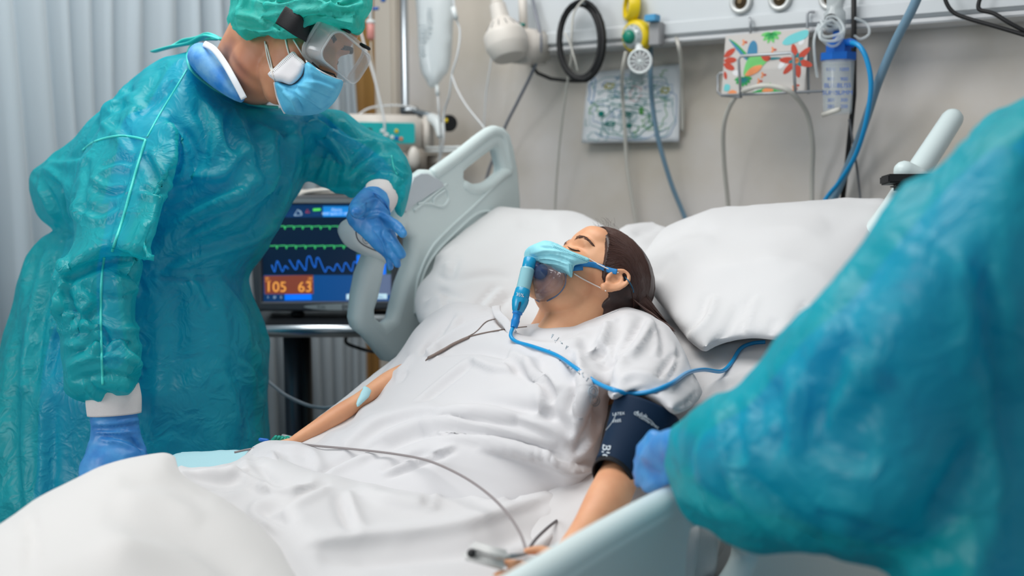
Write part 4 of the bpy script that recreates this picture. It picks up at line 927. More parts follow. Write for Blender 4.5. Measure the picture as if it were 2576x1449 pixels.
    # crease of the eyelid
face_details()
def hair():
    cap=xf(squash(ball((-.013,0,.026),(.102,.081,.101),48,32),.88),PM)
    nape=xf(ball((-.062,.0,-.035),(.045,.06,.045),24,16),PM)
    bun=limb([(1565,742,1.93,26),(1592,758,1.92,27),(1625,785,1.90,19),(1658,808,1.88,15),(1685,832,1.84,10)],6,16)
    s=remesh([cap,nape,bun],.0036,4)
    Mi=np.array(PM.inverted());L=s.V@Mi[:3,:3].T+Mi[:3,3];x,y,z=L.T
    # hairline: forehead, temple, in front of the ear, behind the ear
    hx=np.interp(z,[-.14,-.03,-.018,.0,.02,.045,.062,.074,.10],[-.035,-.032,.006,.022,.033,.049,.067,.090,.14])
    hx=hx-.012*np.clip((.03-np.abs(y))/.03,0,1)*(z>.05)
    k=np.clip((x-hx)/.006,0,1);C0=np.array([-.012,0,.01]);Lp=C0+(L-C0)*(1-.13*k)[:,None]
    Mm=np.array(PM);s.V=Lp@Mm[:3,:3].T+Mm[:3,3]
    s.V=s.V+s.normals()*(vnoise(L*np.array([1,1,1]),60,3)*.0008)[:,None]
    o=mk('hair',s.geo(),HAIR,pt);bv=s.bvh();R=random.Random(2);parts=[]
    def strand(pts,off0,r=.0004):
        out=[]
        for i,p in enumerate(pts):
            W=PM@Vector(p);c=PM@Vector((-.012,0,.01));d=(c-W).normalized();h=bv.ray_cast(W-d*.08,d)
            q=h[0] if h[0] is not None else W
            out.append(q-d*off0)
        parts.append(tube(out,[r]*(len(out)-1)+[r*.4],4,caps=False))
    end=(-.085,.030,-.030)
    for k in range(900):
        t=R.random()**1.0;zz=np.interp(t,[0,.3,.6,.8,1],[.080,.072,.040,.012,-.010]);yy=np.interp(t,[0,.3,.6,.8,1],[-.01,.035,.062,.070,.073]);xx=np.interp(zz,[-.018,.0,.02,.045,.062,.074,.10],[.004,.020,.031,.043,.055,.062,.064])+R.uniform(-.012,.001)
        b=R.uniform(0,1)
        m1=(lerp(xx,-.03,.45),lerp(yy,.07,.5),lerp(zz,.05+.03*b,.35));m2=(-.065,.055,lerp(.0,.04,1-t)*(.6+.6*b))
        e=(end[0]+R.uniform(-.012,.012),end[1]+R.uniform(-.02,.01),end[2]+R.uniform(-.012,.012))
        strand(catmull([(xx,yy,zz),m1,m2,e],5),.0004+.0011*R.random())
    for k in range(260): # from the far side over the crown
        yy=R.uniform(-.06,.02);xx=.035+R.uniform(-.03,.01)
        strand(catmull([(xx,yy,.09),(-.03,yy*.6+.02,.11),(-.085,.03,.05),(end[0]+R.uniform(-.01,.01),end[1],end[2])],5),.0004+.001*R.random())
    for k in range(80): # ponytail strands
        j=R.uniform(-11,11);q=catmull([(1588+j,750+j),(1625+j*.8,780+j*.9),(1660+j*.8,806+j),(1692+R.uniform(-6,8),838+R.uniform(-10,12))],5)
        parts.append(tube([P(x_,y_,lerp(1.895,1.81,i/(len(q)-1))+.012*math.sin(k)) for i,(x_,y_) in enumerate(q)],[.0004]*(len(q)-1)+[.0001],4,caps=False))
    for k in range(110): # flyaway wisps over the forehead
        t=R.random();p0=Vector((.062+R.uniform(-.04,.006),R.uniform(-.03,.05),.080))
        d=Vector((R.uniform(.2,1.0),R.uniform(-.5,.3),R.uniform(.0,.6)))*R.uniform(.010,.026)
        pts=[p0,p0+d*.5+Vector((0,0,.002)),p0+d+Vector((R.uniform(-.004,.008),0,-.001))]
        parts.append(tube([PM@Vector(a) for a in catmull([tuple(p) for p in pts],4)],[.00013]*8+[.00005],4,caps=False))
    for k in range(0):
        a0=R.uniform(-.6,2.2);p0=Vector((-.02-.1*math.sin(a0*.7),.055+R.uniform(-.04,.02),.02+.085*math.cos(a0)));o2=(p0-Vector((-.01,0,.01))).normalized()
        pts=[p0+o2*.004,p0+o2*.012+Vector((-.006,0,-.004)),p0+o2*.010+Vector((-.016,0,-.012))]
        parts.append(tube([PM@Vector(a) for a in catmull([tuple(p) for p in pts],4)],[.00013]*8+[.00005],4,caps=False))
    st=mk('hair_strands',join(*parts),mat('hair_strand',srgb(74,46,38),.35,spec=.6),pt);tag(st,kind='stuff')
    return s
HS=hair()
# ------------------------------------------------------------------ patient gown
GW=mat('hospital_gown_cloth',srgb(206,205,207),.85,bump=.3,bscale=1100,bdist=.0004,sheen=.15)
def gown():
    A=inflate([(1140,757),(1190,764),(1250,776),(1300,812),(1352,815),(1420,816),(1490,800),(1560,772),(1600,778),(1625,840),(1600,930),(1535,1000),(1520,1080),(1500,1170),(1470,1240),(1380,1300),(1150,1320),(900,1290),(700,1240),(610,1160),(618,1132),(650,1112),(735,1112),(790,1120),(830,1086),(880,1064),(905,1020),(945,1000),(965,955),(990,905),(1012,880),(1045,820),(1085,782)],
      [(1060,800,2.15),(1100,790,2.14),(1250,790,2.03),(1300,830,1.93),(1440,830,1.84),(1580,800,1.83),(1000,950,1.99),(1250,950,1.76),(1450,950,1.62),(1500,1100,1.62),(800,1150,1.78),(1100,1120,1.66),(700,1180,1.72),(1100,1270,1.62),(1400,1250,1.62)],.085,75,13,4)
    sl=inflate([(1500,830),(1560,772),(1600,774),(1640,790),(1690,832),(1722,880),(1745,940),(1766,985),(1752,1012),(1722,1038),(1690,1045),(1640,1010),(1600,1000),(1562,1003),(1540,1012),(1524,990),(1530,940),(1510,890)],[(1560,800,1.83),(1650,850,1.76),(1560,960,1.57),(1740,980,1.60),(1640,930,1.58)],.075,48,10,4)
    fs=inflate([(1085,785),(1140,760),(1150,800),(1080,880),(1010,950),(965,975),(950,985),(944,970),(950,940),(1005,875),(1045,822)],[(1100,800,2.14),(1000,900,2.07),(950,980,2.0)],.06,40,10,3)
    s=remesh([A,sl,fs],.0055,5)
    s.disp((crumple(s.V,4,31,3)-.62)*.010)
    s.smooth(1)
    S=[]
    # shoulder and sleeve near us
    S+= [([(1635,795),(1600,850),(1565,905),(1540,960)],8,.010,'e'),([(1630,800),(1600,860),(1570,900)],14,-.010,'f'),([(1700,860),(1702,900),(1690,930),(1665,965)],6,.007,'f'),([(1650,960),(1690,900),(1718,890)],8,-.006,'r'),([(1550,970),(1600,950),(1660,965),(1690,985)],10,.007,'e'),([(1575,1000),(1620,975),(1660,990)],7,-.006,'r'),([(1740,930),(1750,970)],4,.006,'f'),([(1755,950),(1760,990)],4,.005,'f'),([(1700,1035),(1740,1010),(1760,985)],6,.006,'f'),([(1640,800),(1660,860),(1655,900)],9,.006,'f'),([(1560,790),(1550,850),(1528,930)],12,-.009,'r'),([(1535,800),(1520,860),(1480,900)],10,.006,'f'),([(1450,860),(1500,880),(1530,930)],14,-.006,'r'),([(1300,850),(1400,860),(1480,830)],16,.005,'f')]
    # chest
    S+= [([(1100,890),(1160,880),(1230,885),(1280,900)],12,-.010,'e'),([(1180,905),(1240,930),(1290,935)],10,.012,'e'),([(1280,890),(1275,925),(1290,930),(1285,905)],6,.008,'r'),([(1270,900),(1330,930),(1400,990)],18,-.006,'f'),([(1050,1020),(1120,960),(1190,905)],8,-.005,'f'),([(1340,900),(1370,1000),(1360,1060)],16,.006,'f'),([(1440,880),(1450,960),(1445,1040)],14,-.008,'f'),([(1480,930),(1455,1020),(1440,1110)],12,.008,'e'),([(1520,1000),(1490,1080),(1450,1150)],12,-.010,'f'),([(1500,960),(1500,1040),(1480,1110)],9,.006,'f')]
    # long folds over the belly
    S+= [([(860,1130),(960,1070),(1060,1045),(1180,1050),(1300,1065)],16,.010,'e'),([(900,1160),(1000,1100),(1100,1075),(1240,1090),(1400,1130)],14,-.010,'f'),([(1060,1090),(1200,1110),(1340,1150),(1450,1190)],14,.009,'e'),([(1100,1045),(1250,1030),(1380,1060),(1440,1110)],18,.006,'f'),([(960,1200),(1060,1160),(1150,1125)],8,-.009,'f'),([(800,1200),(900,1150),(980,1120)],12,.007,'f'),([(1200,1130),(1300,1145),(1480,1175)],8,.012,'e'),([(960,1180),(1030,1150),(1120,1140)],8,-.008,'r'),([(1380,1140),(1440,1175),(1500,1165)],12,.008,'f'),([(690,1130),(720,1180),(780,1200)],12,.012,'f'),([(640,1120),(700,1125),(780,1145),(800,1190)],12,.010,'e'),([(620,1170),(660,1220),(760,1230)],14,.008,'f')]
    # far shoulder
    S+= [([(1060,900),(1110,850),(1180,810),(1250,790)],10,.008,'f'),([(1150,790),(1100,850),(1060,890)],9,-.006,'f'),([(1085,905),(1070,880),(1090,860)],7,.010,'f'),([(980,940),(1010,920),(1030,890)],8,.008,'f'),([(1000,960),(1020,930)],6,-.006,'f'),([(1240,775),(1265,830),(1340,840)],9,.006,'f')]
    s.strokes([(a_,b_,c_*2.1,d_) for a_,b_,c_,d_ in S]);s.smooth(1,.35)
    o=mk('gown',s.geo(),GW,pt)
    bv=s.bvh()
    pr=[]
    GP=mat('gown_print',srgb(176,190,200),.8)
    def ring(cx,cy,r): pr.append(tube([snap(bv,cx+r*math.cos(a),cy+r*1.2*math.sin(a),.001) for a in np.linspace(0,6.28,20)],.0007,5))
    for cx,cy in ((1492,985),(1497,1008)): ring(cx,cy,12);ring(cx,cy,7)
    for x0,y0,nn in ((1388,846,4),(1380,885,5),(1440,925,5)):
        for k in range(nn):
            x=x0+k*13;y=y0+k*9;R=random.Random(k+x0);pr.append(tube([snap(bv,x+R.uniform(-6,6),y+R.uniform(-7,7),.001) for _ in range(4)],.0006,5))
    mk('gown_print',join(*pr),GP,o)
    col=ctube([snap(bv,x,y,.003) for x,y in ((1500,802),(1520,794),(1540,786),(1555,780))],.0012,5,8)
    mk('neck_hem',col,GW,o)
    # loose neck ribbon
    rb=tube(catmull([P(1248,770,1.93),P(1252,790,1.91),P(1275,815,1.86),P(1290,840,1.83)],5),.009,10,flat=.18,flatdir=tuple(FW))
    mk('ribbon',rb,GW,o)
    return s,bv
GS,GB=gown()
# ------------------------------------------------------------------ surgical mask folded up over the nose
MSKL=mat('mask_light_blue',srgb(146,214,226),.6,bump=.25,bscale=500,bdist=.0004)
def pmask():
    d0=1.73
    A=inflate([(1318,636),(1330,620),(1358,608),(1374,604),(1402,612),(1438,632),(1484,650),(1476,663),(1445,668),(1440,700),(1428,692),(1380,668),(1350,658),(1322,655)],[(1320,640,1.91),(1345,625,1.86),(1400,640,1.84),(1484,655,1.84),(1435,690,1.82)],.018,22,4,2)
    B=inflate([(1386,660),(1440,668),(1446,690),(1440,702),(1436,696),(1410,688),(1388,674)],[(1390,664,1.87),(1440,695,1.845)],.008,8,3,1)
    s=remesh([A,B],.0022,2)
    s.strokes([([(1335,640),(1375,632),(1430,640),(1470,655)],4,.006,'e'),([(1340,652),(1380,648),(1430,664)],3.5,.006,'f'),([(1360,620),(1400,625),(1440,640)],3,-.003,'f'),([(1330,645),(1360,656),(1400,662),(1425,672)],3,.005,'f'),([(1380,640),(1410,645),(1450,662)],2.5,-.004,'f'),([(1370,612),(1410,618),(1480,652)],3,-.002,'r')])
    o=mk('surgical_mask',s.geo(),MSKL,pt);bv=s.bvh()
    st=[]
    for a,b,n in (((1390,617),(1480,655),26),((1392,621),(1478,659),26),((1438,668),(1440,696),9),((1432,666),(1434,694),9),((1395,672),(1434,697),14),((1397,676),(1432,700),14)):
        for k in range(n):
            t=k/(n-1);x,y=lerp(a[0],b[0],t),lerp(a[1],b[1],t);p=snap(bv,x,y,.0004,1.84);q=snap(bv,x+1.6,y+.6,.0004,1.84);st.append(tube([p,q],.0004,4))
    mk('mask_stitching',join(*st),mat('stitch_teal',srgb(40,150,170),.6),o)
    fb=PH.bvh();hb=HS.bvh()
    def sk(x,y,off=.002):
        a=snap(fb,x,y,off,9);b=snap(hb,x,y,off,9)
        return a if (a-CAM).length<(b-CAM).length else b
    def skp(pts,off=.002): 
        L=[sk(x,y,off) for x,y in pts];return [p if (p-CAM).length<2.4 else P(x,y,1.86) for p,(x,y) in zip(L,pts)]
    mk('ear_loop',ctube(skp([(1482,651),(1500,662),(1520,672),(1540,681),(1556,686)],.003),.0012,5,8),NYL,o)
    mk('ear_loop',ctube(skp([(1444,688),(1465,701),(1490,714),(1510,724),(1524,732)],.003),.0012,5,8),NYL,o)
    # oxygen mask: rests on the face, hose leads away
    t=thing('oxygen_mask',P(1370,700,1.68),'clear oxygen mask with blue venturi adapter and long blue tube on the patient','oxygen mask')
    CM=mat('oxygen_mask_shell',srgb(66,74,98),.08,alpha=.46,spec=.9)
    g=inflate([(1330,690),(1338,672),(1360,660),(1392,668),(1420,682),(1425,700),(1420,720),(1405,740),(1385,752),(1368,760),(1352,757),(1342,746),(1335,735),(1328,715)],[(1340,700,1.90),(1410,700,1.835),(1365,750,1.87),(1380,680,1.845)],.045,26,4,3)
    sm=remesh([g],.0028,2);sm.strokes([([(1400,680),(1398,705),(1385,720)],4,.004,'f'),([(1350,740),(1375,715),(1400,690)],6,.003,'f')]);mk('mask_shell',sm.geo(),CM,t)
    mk('shell_rim',tube([P(x,y,dd) for x,y,dd in [tuple(q) for q in catmull([(1424,690,1.825),(1421,718,1.83),(1405,740,1.84),(1385,753,1.85),(1368,760,1.87),(1352,757,1.88),(1342,746,1.89),(1335,736,1.90)],4)]],.0013,6),mat('rim_blue',srgb(70,110,150),.15,alpha=.8,spec=.9),t)
    mk('inner_valve',ctube([P(1340,668,1.87),P(1358,684,1.87),P(1362,700,1.88)],[.012,.017,.006],5,16),mat('deep_blue_plastic',srgb(10,76,150),.2,alpha=.8),t)
    s=1.84/FPX
    a0=P(1334,650,1.86);b0=P(1291,832,1.82)
    TB=mat('adapter_blue',srgb(18,150,196),.25,spec=.6);TC=mat('adapter_clear',srgb(150,206,216),.15,alpha=.85,spec=.8)
    ad=mk('adapter_top',lathe([(0,14*s),(3*s,16.5*s),(26*s,16*s),(28*s,15*s)],a0,b0,28),TB,t,sharp=50)
    mk('adapter_barrel',lathe([(26*s,15*s),(28*s,16*s)]+[(x*s,(17.5+.5*(i%2))*s) for i,x in enumerate(range(30,84,2))]+[(86*s,18*s)],a0,b0,28),TC,t)
    mk('adapter_lower',lathe([(84*s,18*s),(86*s,19*s),(104*s,20*s),(107*s,19*s),(108*s,21*s),(118*s,21*s),(128*s,19*s),(142*s,15*s),(146*s,12*s)],a0,b0,28),TB,t,sharp=50)
    mk('adapter_print',text_geo('35%',.009,P(1308,742,1.84-.0175),(P(1314,742,1.7)-P(1296,738,1.7)),UP,.0004),NYL,t,smooth=False)
    mk('adapter_slot',box(P(1306,770,1.833-.0148),(.004,.003,.017),.0008,Matrix((RT,FW,(a0-b0).normalized())).transposed()),mat('slot_dark',srgb(8,60,90),.4),t,smooth=False)
    mk('adapter_nozzle',lathe([(144*s,12.5*s),(150*s,13*s),(152*s,10*s),(164*s,9.5*s),(168*s,11*s),(186*s,9*s)],a0,b0,24),mat('nozzle_blue',srgb(20,124,196),.25),t,sharp=50)
    # strap
    mk('elastic_strap',tube([tuple(p) for p in catmull([tuple(q) for q in skp([(1440,666),(1470,664),(1500,668),(1530,679),(1552,684)],.0022)],5)],.0052,8,flat=.22,flatdir=tuple(FW)),mat('strap_blue',srgb(36,130,196),.6,bump=.4,bscale=900),t)
    mk('elastic_strap_end',tube(skp([(1440,676),(1452,675),(1466,674)],.0022),.0045,8,flat=.25,flatdir=tuple(FW)),mat('strap_blue',srgb(36,130,196),.6),t)
    mk('elastic_cord',ctube(skp([(1572,697),(1582,708),(1590,722),(1594,736)],.0025),.0013,5,8),mat('strap_dark',srgb(30,90,120),.6),t)
    # tube to the right
    pts=[(1289,826),(1285,845),(1300,860),(1340,872),(1400,894),(1450,927),(1500,962),(1545,981),(1590,990),(1640,984),(1690,964),(1730,938),(1770,930),(1815,934),(1840,912),(1862,878),(1890,864),(1925,860)]
    dd=[]
    mb=BVHTree.FromPolygons([tuple(v.co) for v in bpy.data.objects['mattress'].data.vertices],[tuple(p.vertices) for p in bpy.data.objects['mattress'].data.polygons])
    w3=[]
    for x,y in pts:
        a=snap(GB,x,y,.005,9);b=snap(mb,x,y,.006,9);w3.append(a if (a-CAM).length<(b-CAM).length else b)
    # smooth the depth along the tube
    for _ in range(3): w3=[w3[0]]+[(w3[i-1]+w3[i]*2+w3[i+1])/4*.0+CAM+(w3[i]-CAM).normalized()*min((w3[i]-CAM).length,((w3[i-1]-CAM).length+(w3[i+1]-CAM).length)/2+.01) for i in range(1,len(w3)-1)]+[w3[-1]]
    w3[0]=P(1290,824,1.822);w3[1]=P(1285,845,1.80)
    mk('oxygen_hose',ctube(w3,.0036,8,12),TUBEB,t)
    return sk
SK=pmask()
# ------------------------------------------------------------------ cuff, leads, oximeter, cannula
def cuff():
    NAVY=mat('cuff_navy',srgb(4,34,60),.7,spec=.25,bump=.3,bscale=900,bdist=.0004)
    ax=[(1628,1030,1.50,86),(1612,1070,1.49,84),(1592,1110,1.475,75),(1570,1150,1.46,66),(1548,1186,1.445,58)]
    q=catmull([tuple(P(a,b,c))+(m(r,c),) for a,b,c,r in ax],5)
    s=Sol(*[np.array(z) for z in tube([a[:3] for a in q],[a[3] for a in q],48,caps=False,flat=.86,flatdir=tuple(FW))])
    o=mk('blood_pressure_cuff',s.geo(),NAVY);md=o.modifiers.new('s','SOLIDIFY');md.thickness=.0035;md.offset=-1
    tag(o,"navy blue blood pressure cuff printed in white around the patient's upper arm",'blood pressure cuff')
    lin=mk('cuff_lining',tube([a[:3] for a in q[-3:]]+[tuple(P(1538,1202,1.43))],[a[3]*.97 for a in q[-3:]]+[m(56,1.43)],40,caps=False,flat=.86,flatdir=tuple(FW)),mat('lining_black',srgb(16,18,24),.8),o)
    lin.modifiers.new('s','SOLIDIFY').thickness=.002
    bv=s.bvh();W_=mat('cuff_print',srgb(196,208,216),.7);pr=[]
    def tx(st,px,py,size,ang):
        a=math.radians(ang);c=snap(bv,px,py,.001,1.41);g=text_geo(st,size,(0,0,0),(1,0,0),(0,1,0),.0002)
        V=[]
        for v in g[0]:
            x=px+(v[0]*math.cos(a)+v[1]*math.sin(a))*FPX/1.43;y=py-(-v[0]*math.sin(a)+v[1]*math.cos(a))*FPX/1.43
            p=snap(bv,x,y,.0012+v[2],9);V.append(tuple(p if (p-CAM).length<2 else c))
        pr.append((V,g[1]))
    tx('LATEX',1556,1041,.006,-5);tx('FREE',1552,1059,.006,-8);tx('Adult',1614,1043,.008,22);tx('Circumference',1626,1057,.007,32)
    tx('BIG',1522,1140,.017,100);tx('9',1625,1104,.014,20);tx('7',1618,1124,.012,-20)
    mk('cuff_print',join(*pr),W_,o,smooth=False)
    pr=[tube([snap(bv,x,y,.0012,1.41) for x,y in catmull([(1620,1046),(1640,1060),(1655,1080)],4)],.0004,4),tube([snap(bv,x,y,.0012,1.41) for x,y in catmull([(1549,1044),(1540,1062),(1524,1082)],4)],.0007,4)]
    mk('cuff_line',join(*pr),W_,o)
    BRN=mat('lead_brown',srgb(128,112,104),.6)
    def lead(pts,r,label,M_=BRN,off=.0015):
        q=catmull(pts,7);L=[snap(GB,x,y,off+r,9) for x,y in q];L=[p if (p-CAM).length<3 else P(x,y,1.7) for p,(x,y) in zip(L,q)]
        o=mk('lead_wire',tube(L,r,6),M_);tag(o,label,'wire','electrode leads across the gown');return o
    lead([(1072,905),(1090,892),(1130,870),(1170,850),(1220,837),(1280,827),(1325,822)],.0014,'brown lead running from under the gown fold up to the neckline')
    lead([(1070,907),(1110,880),(1180,845),(1200,832),(1225,808),(1262,800)],.0009,'thin brown lead branching towards the far shoulder')
    lead([(1078,900),(1110,884),(1140,866),(1180,848)],.0030,'taped bundle of brown leads emerging from the gown fold')
    # oximeter lead
    L=[P(1325,1392,1.26),P(1310,1345,1.30),P(1275,1290,1.36),P(1225,1240,1.43),P(1160,1196,1.50),P(1080,1160,1.56),P(1000,1143,1.62),P(900,1131,1.68),P(800,1122,1.74),P(730,1117,1.80),P(640,1128,1.80),P(590,1138,1.80)]
    o=mk('sensor_cable',ctube(L,.0020,8,8),mat('cable_taupe',srgb(140,132,132),.5));tag(o,'grey sensor cable arching across the sheets down to the near hand','cable')
    L=[P(1325,1392,1.26),P(1345,1360,1.32),P(1375,1330,1.40),P(1400,1310,1.46)]
    o=mk('sensor_cable',ctube(L,.0022,8,8),mat('cable_dark',srgb(84,80,84),.5));tag(o,'dark short cable leading from the finger clip under the forearm','cable')
    t=thing('finger_clip',P(1215,1400,1.22),'pale finger clip sensor with dark round hinge on the near hand','finger clip')
    LG_=mat('clip_grey',srgb(206,206,204),.4)
    a,b=P(1165,1382,1.22),P(1278,1412,1.20);u=(b-a).normalized();v=FW.cross(u).normalized();Mx=Matrix((u,FW,v)).transposed()
    mk('clip_jaw',box((a+b)/2+v*.006,((b-a).length,.02,.010),.005,Mx,3),LG_,t);mk('clip_jaw',box((a+b)/2-v*.007+u*.004,((b-a).length*.9,.02,.010),.005,Mx,3),LG_,t)
    mk('hinge_eye',ball(P(1186,1392,1.205),.0055),BLACK,t);mk('cable_boot',limb([(1275,1400,1.21,7),(1300,1398,1.22,6),(1322,1394,1.25,4)]),MGREY,t)
    # cannula and pad
    t=thing('cannula',P(710,1106,1.84),"green taped cannula at the patient's far wrist",'cannula')
    R=random.Random(4);GT=mat('cannula_green',srgb(20,150,130),.3)
    for k in range(7): mk('green_clip',limb([(686+k*8,1110-R.uniform(0,10),1.835,5),(694+k*8,1104+R.uniform(-6,6),1.83,5)],4,8),GT,t)
    mk('clear_tape',box(P(722,1100,1.835),(.03,.01,.008),.003),CLEAR,t);mk('blue_cap',limb([(655,1106,1.84,5),(672,1108,1.84,5)],4,8),BLUE,t)
cuff()
# ------------------------------------------------------------------ sheets, pad, blanket
PADM=mat('underpad_blue',srgb(172,216,224),.7,bump=.2,bscale=300)
def bedding():
    g=inflate([(430,1150),(450,1136),(580,1128),(640,1130),(700,1112),(745,1100),(800,1080),(850,1060),(880,1040),(900,1060),(830,1110),(780,1160),(600,1200),(440,1200)],[(440,1150,1.84),(650,1150,1.84),(740,1110,1.865),(850,1070,1.895)],.010,14,10,3)
    s=remesh([g],.005,2);o=mk('underpad',s.geo(),PADM);tag(o,'pale blue absorbent pad lying under the far forearm and hand of the patient','underpad')
    g=inflate([(916,964),(938,982),(930,1000),(897,1030),(893,1015),(905,990)],[(916,964,1.90),(938,982,1.90),(897,1027,1.86)],.006,8,5,1)
    s=remesh([g],.003,2);o=mk('underpad',s.geo(),PADM);tag(o,'small folded pale blue corner of pad lying across the far elbow','underpad')
    g=inflate([(440,1168),(480,1172),(560,1160),(610,1140),(640,1118),(720,1160),(900,1210),(1200,1230),(1400,1200),(1490,1180),(1500,1220),(1440,1260),(1470,1290),(1440,1350),(1400,1380),(1320,1450),(1250,1600),(900,1700),(500,1600),(380,1350)],[(450,1180,1.62),(620,1140,1.78),(900,1180,1.66),(1200,1220,1.60),(1480,1210,1.58),(1400,1340,1.50),(1100,1400,1.36),(750,1300,1.42),(1200,1600,1.12),(600,1550,1.2)],.06,50,14,4)
    s=remesh([g],.0058,4);s.disp((crumple(s.V,4,41,2)-.62)*.012);s.smooth(1)
    s.strokes([(a_,b_,c_*1.9,d_) for a_,b_,c_,d_ in [([(760,1370),(950,1355),(1150,1330),(1300,1285),(1400,1240)],14,.016,'e'),([(800,1400),(1000,1385),(1200,1365),(1380,1310)],26,-.010,'r'),([(560,1165),(600,1180),(640,1210),(620,1230)],12,.012,'f'),([(620,1130),(640,1180),(700,1230),(790,1210)],16,.012,'f'),([(640,1230),(720,1240),(800,1215)],12,-.010,'f'),([(700,1290),(780,1240),(830,1220)],12,.010,'f'),([(860,1240),(880,1300),(900,1350)],16,-.010,'f'),([(900,1240),(1000,1270),(1090,1285)],16,.010,'e'),([(1080,1290),(1090,1240),(1100,1220)],10,.009,'f'),([(1150,1230),(1230,1260),(1260,1255),(1270,1220)],11,.010,'f'),([(1210,1160),(1260,1220),(1310,1260)],12,-.008,'f'),([(1300,1170),(1400,1190),(1490,1190)],8,.010,'e'),([(1380,1220),(1440,1210),(1480,1200)],12,-.012,'r'),([(1330,1360),(1370,1320),(1420,1295),(1470,1280)],13,-.016,'r'),([(1370,1222),(1430,1208),(1495,1190)],17,-.022,'r'),([(1440,1250),(1470,1235),(1500,1215)],14,-.02,'r'),([(1300,1400),(1370,1390),(1420,1350)],8,.008,'f'),([(700,1260),(650,1290),(720,1330)],14,.008,'f'),([(470,1180),(560,1200),(620,1190)],12,-.007,'f'),([(460,1230),(560,1240),(600,1230)],16,.006,'f')]]);s.smooth(1,.35)
    o=mk('bed_sheet',s.geo(),LINEN);tag(o,'rumpled white sheet over the hips of the patient, right of the smooth blanket','sheet')
    BL=mat('blanket_white',srgb(206,204,202),.9,bump=.3,bscale=700,bdist=.0006,sheen=.2)
    g=inflate([(-160,1420),(-60,1345),(20,1295),(80,1250),(160,1210),(250,1170),(330,1152),(430,1138),(445,1150),(455,1190),(500,1218),(580,1260),(650,1310),(705,1370),(745,1430),(790,1530),(840,1700),(400,1850),(-160,1800)],[(0,1310,1.33),(300,1180,1.42),(440,1150,1.52),(600,1300,1.36),(700,1400,1.30),(300,1350,1.16),(100,1500,.98),(500,1500,1.12),(760,1500,1.2),(300,1750,.86)],.09,70,18,4)
    s=remesh([g],.007,5);s.disp((crumple(s.V,2.2,51,2)-.62)*.012);s.smooth(2)
    s.strokes([([(60,1280),(66,1360),(60,1449)],10,.006,'f'),([(90,1270),(100,1360),(95,1449)],8,-.004,'f'),([(250,1330),(450,1380),(600,1480)],40,.008,'f'),([(300,1230),(420,1240),(520,1290)],30,.005,'f'),([(440,1140),(452,1190),(520,1222)],5,.004,'r')])
    o=mk('blanket',s.geo(),BL);tag(o,'smooth white blanket raised over the knees in the lower left corner','blanket')
    g=inflate([(1640,1310),(1700,1296),(1780,1300),(1870,1336),(1920,1410),(1900,1560),(1720,1640),(1640,1560)],[(x,y,DX(x,y,-.585)) for x,y in ((1650,1320),(1800,1310),(1900,1450),(1700,1600))],.018,40,10,4)
    s=remesh([g],.006,3);s.disp((crumple(s.V,9,55,2)-.62)*.012);s.strokes([([(1760,1310),(1750,1400),(1730,1500)],12,.012,'f'),([(1820,1330),(1800,1420),(1790,1500)],12,.010,'f')])
    o=mk('sheet_corner',s.geo(),LINEN);tag(o,'white corner of sheet hanging at the mattress side, seen through the near rail opening','sheet')
    # dark edge of the cable tray at the far mattress side
bedding()
# ================================================================== carers
GOWN=thin('isolation_gown',srgb(30,206,208),fac=.36,tint=srgb(34,206,224),rough=.40,transl=.34,bump=.6,bscale=20,spec=.7,bdist=.02)
CAPM=thin('cap_cloth',srgb(64,212,202),fac=.30,tint=srgb(120,226,216),rough=.5,transl=.3,bump=.5,bscale=60,spec=.4,bdist=.006)
SEAM=mat('gown_seam',srgb(60,204,196),.4,bump=.5,bscale=500)
SCRUB=mat('blue_scrubs',srgb(24,128,236),.7,bump=.3,bscale=40,bdist=.004)
GLOVE=mat('nitrile_glove',srgb(66,148,210),.42,bump=.4,bscale=90,bdist=.001,col2=srgb(48,124,194),vscale=30)
CUFFM=mat('white_knit',srgb(226,220,218),.85,bump=.6,bscale=600)
MASKB=mat('mask_blue',srgb(104,198,232),.65,bump=.3,bscale=600,bdist=.0004,col2=srgb(86,182,222),vscale=30)
MASKW=mat('mask_white',srgb(228,226,228),.75,bump=.2,bscale=500)
GOG=mat('goggle_clear',srgb(216,224,228),.08,alpha=.14,spec=1.0)
GOGF=mat('goggle_frame',srgb(250,252,253),.12,alpha=.30,spec=1.0,coat=.6)
p1=thing('person',P(450,1449,2.1),'carer in teal gown, cap, goggles and blue mask leaning over the bed from the left','person')
def cloth(parts,voxel,sm,amp,sc,sd,S,mult=1.0,anis=(1,1,.7)):
    s=remesh(parts,voxel,sm)
    s.disp((crumple(s.V*np.array(anis),sc,sd,3)-.62)*amp);s.smooth(1,.4);s.disp((crumple(s.V,sc*2.9,sd+3,2)-.6)*amp*.32)
    s.strokes([(a,b,c*mult,d) for a,b,c,d in S]);s.smooth(1,.3);return s
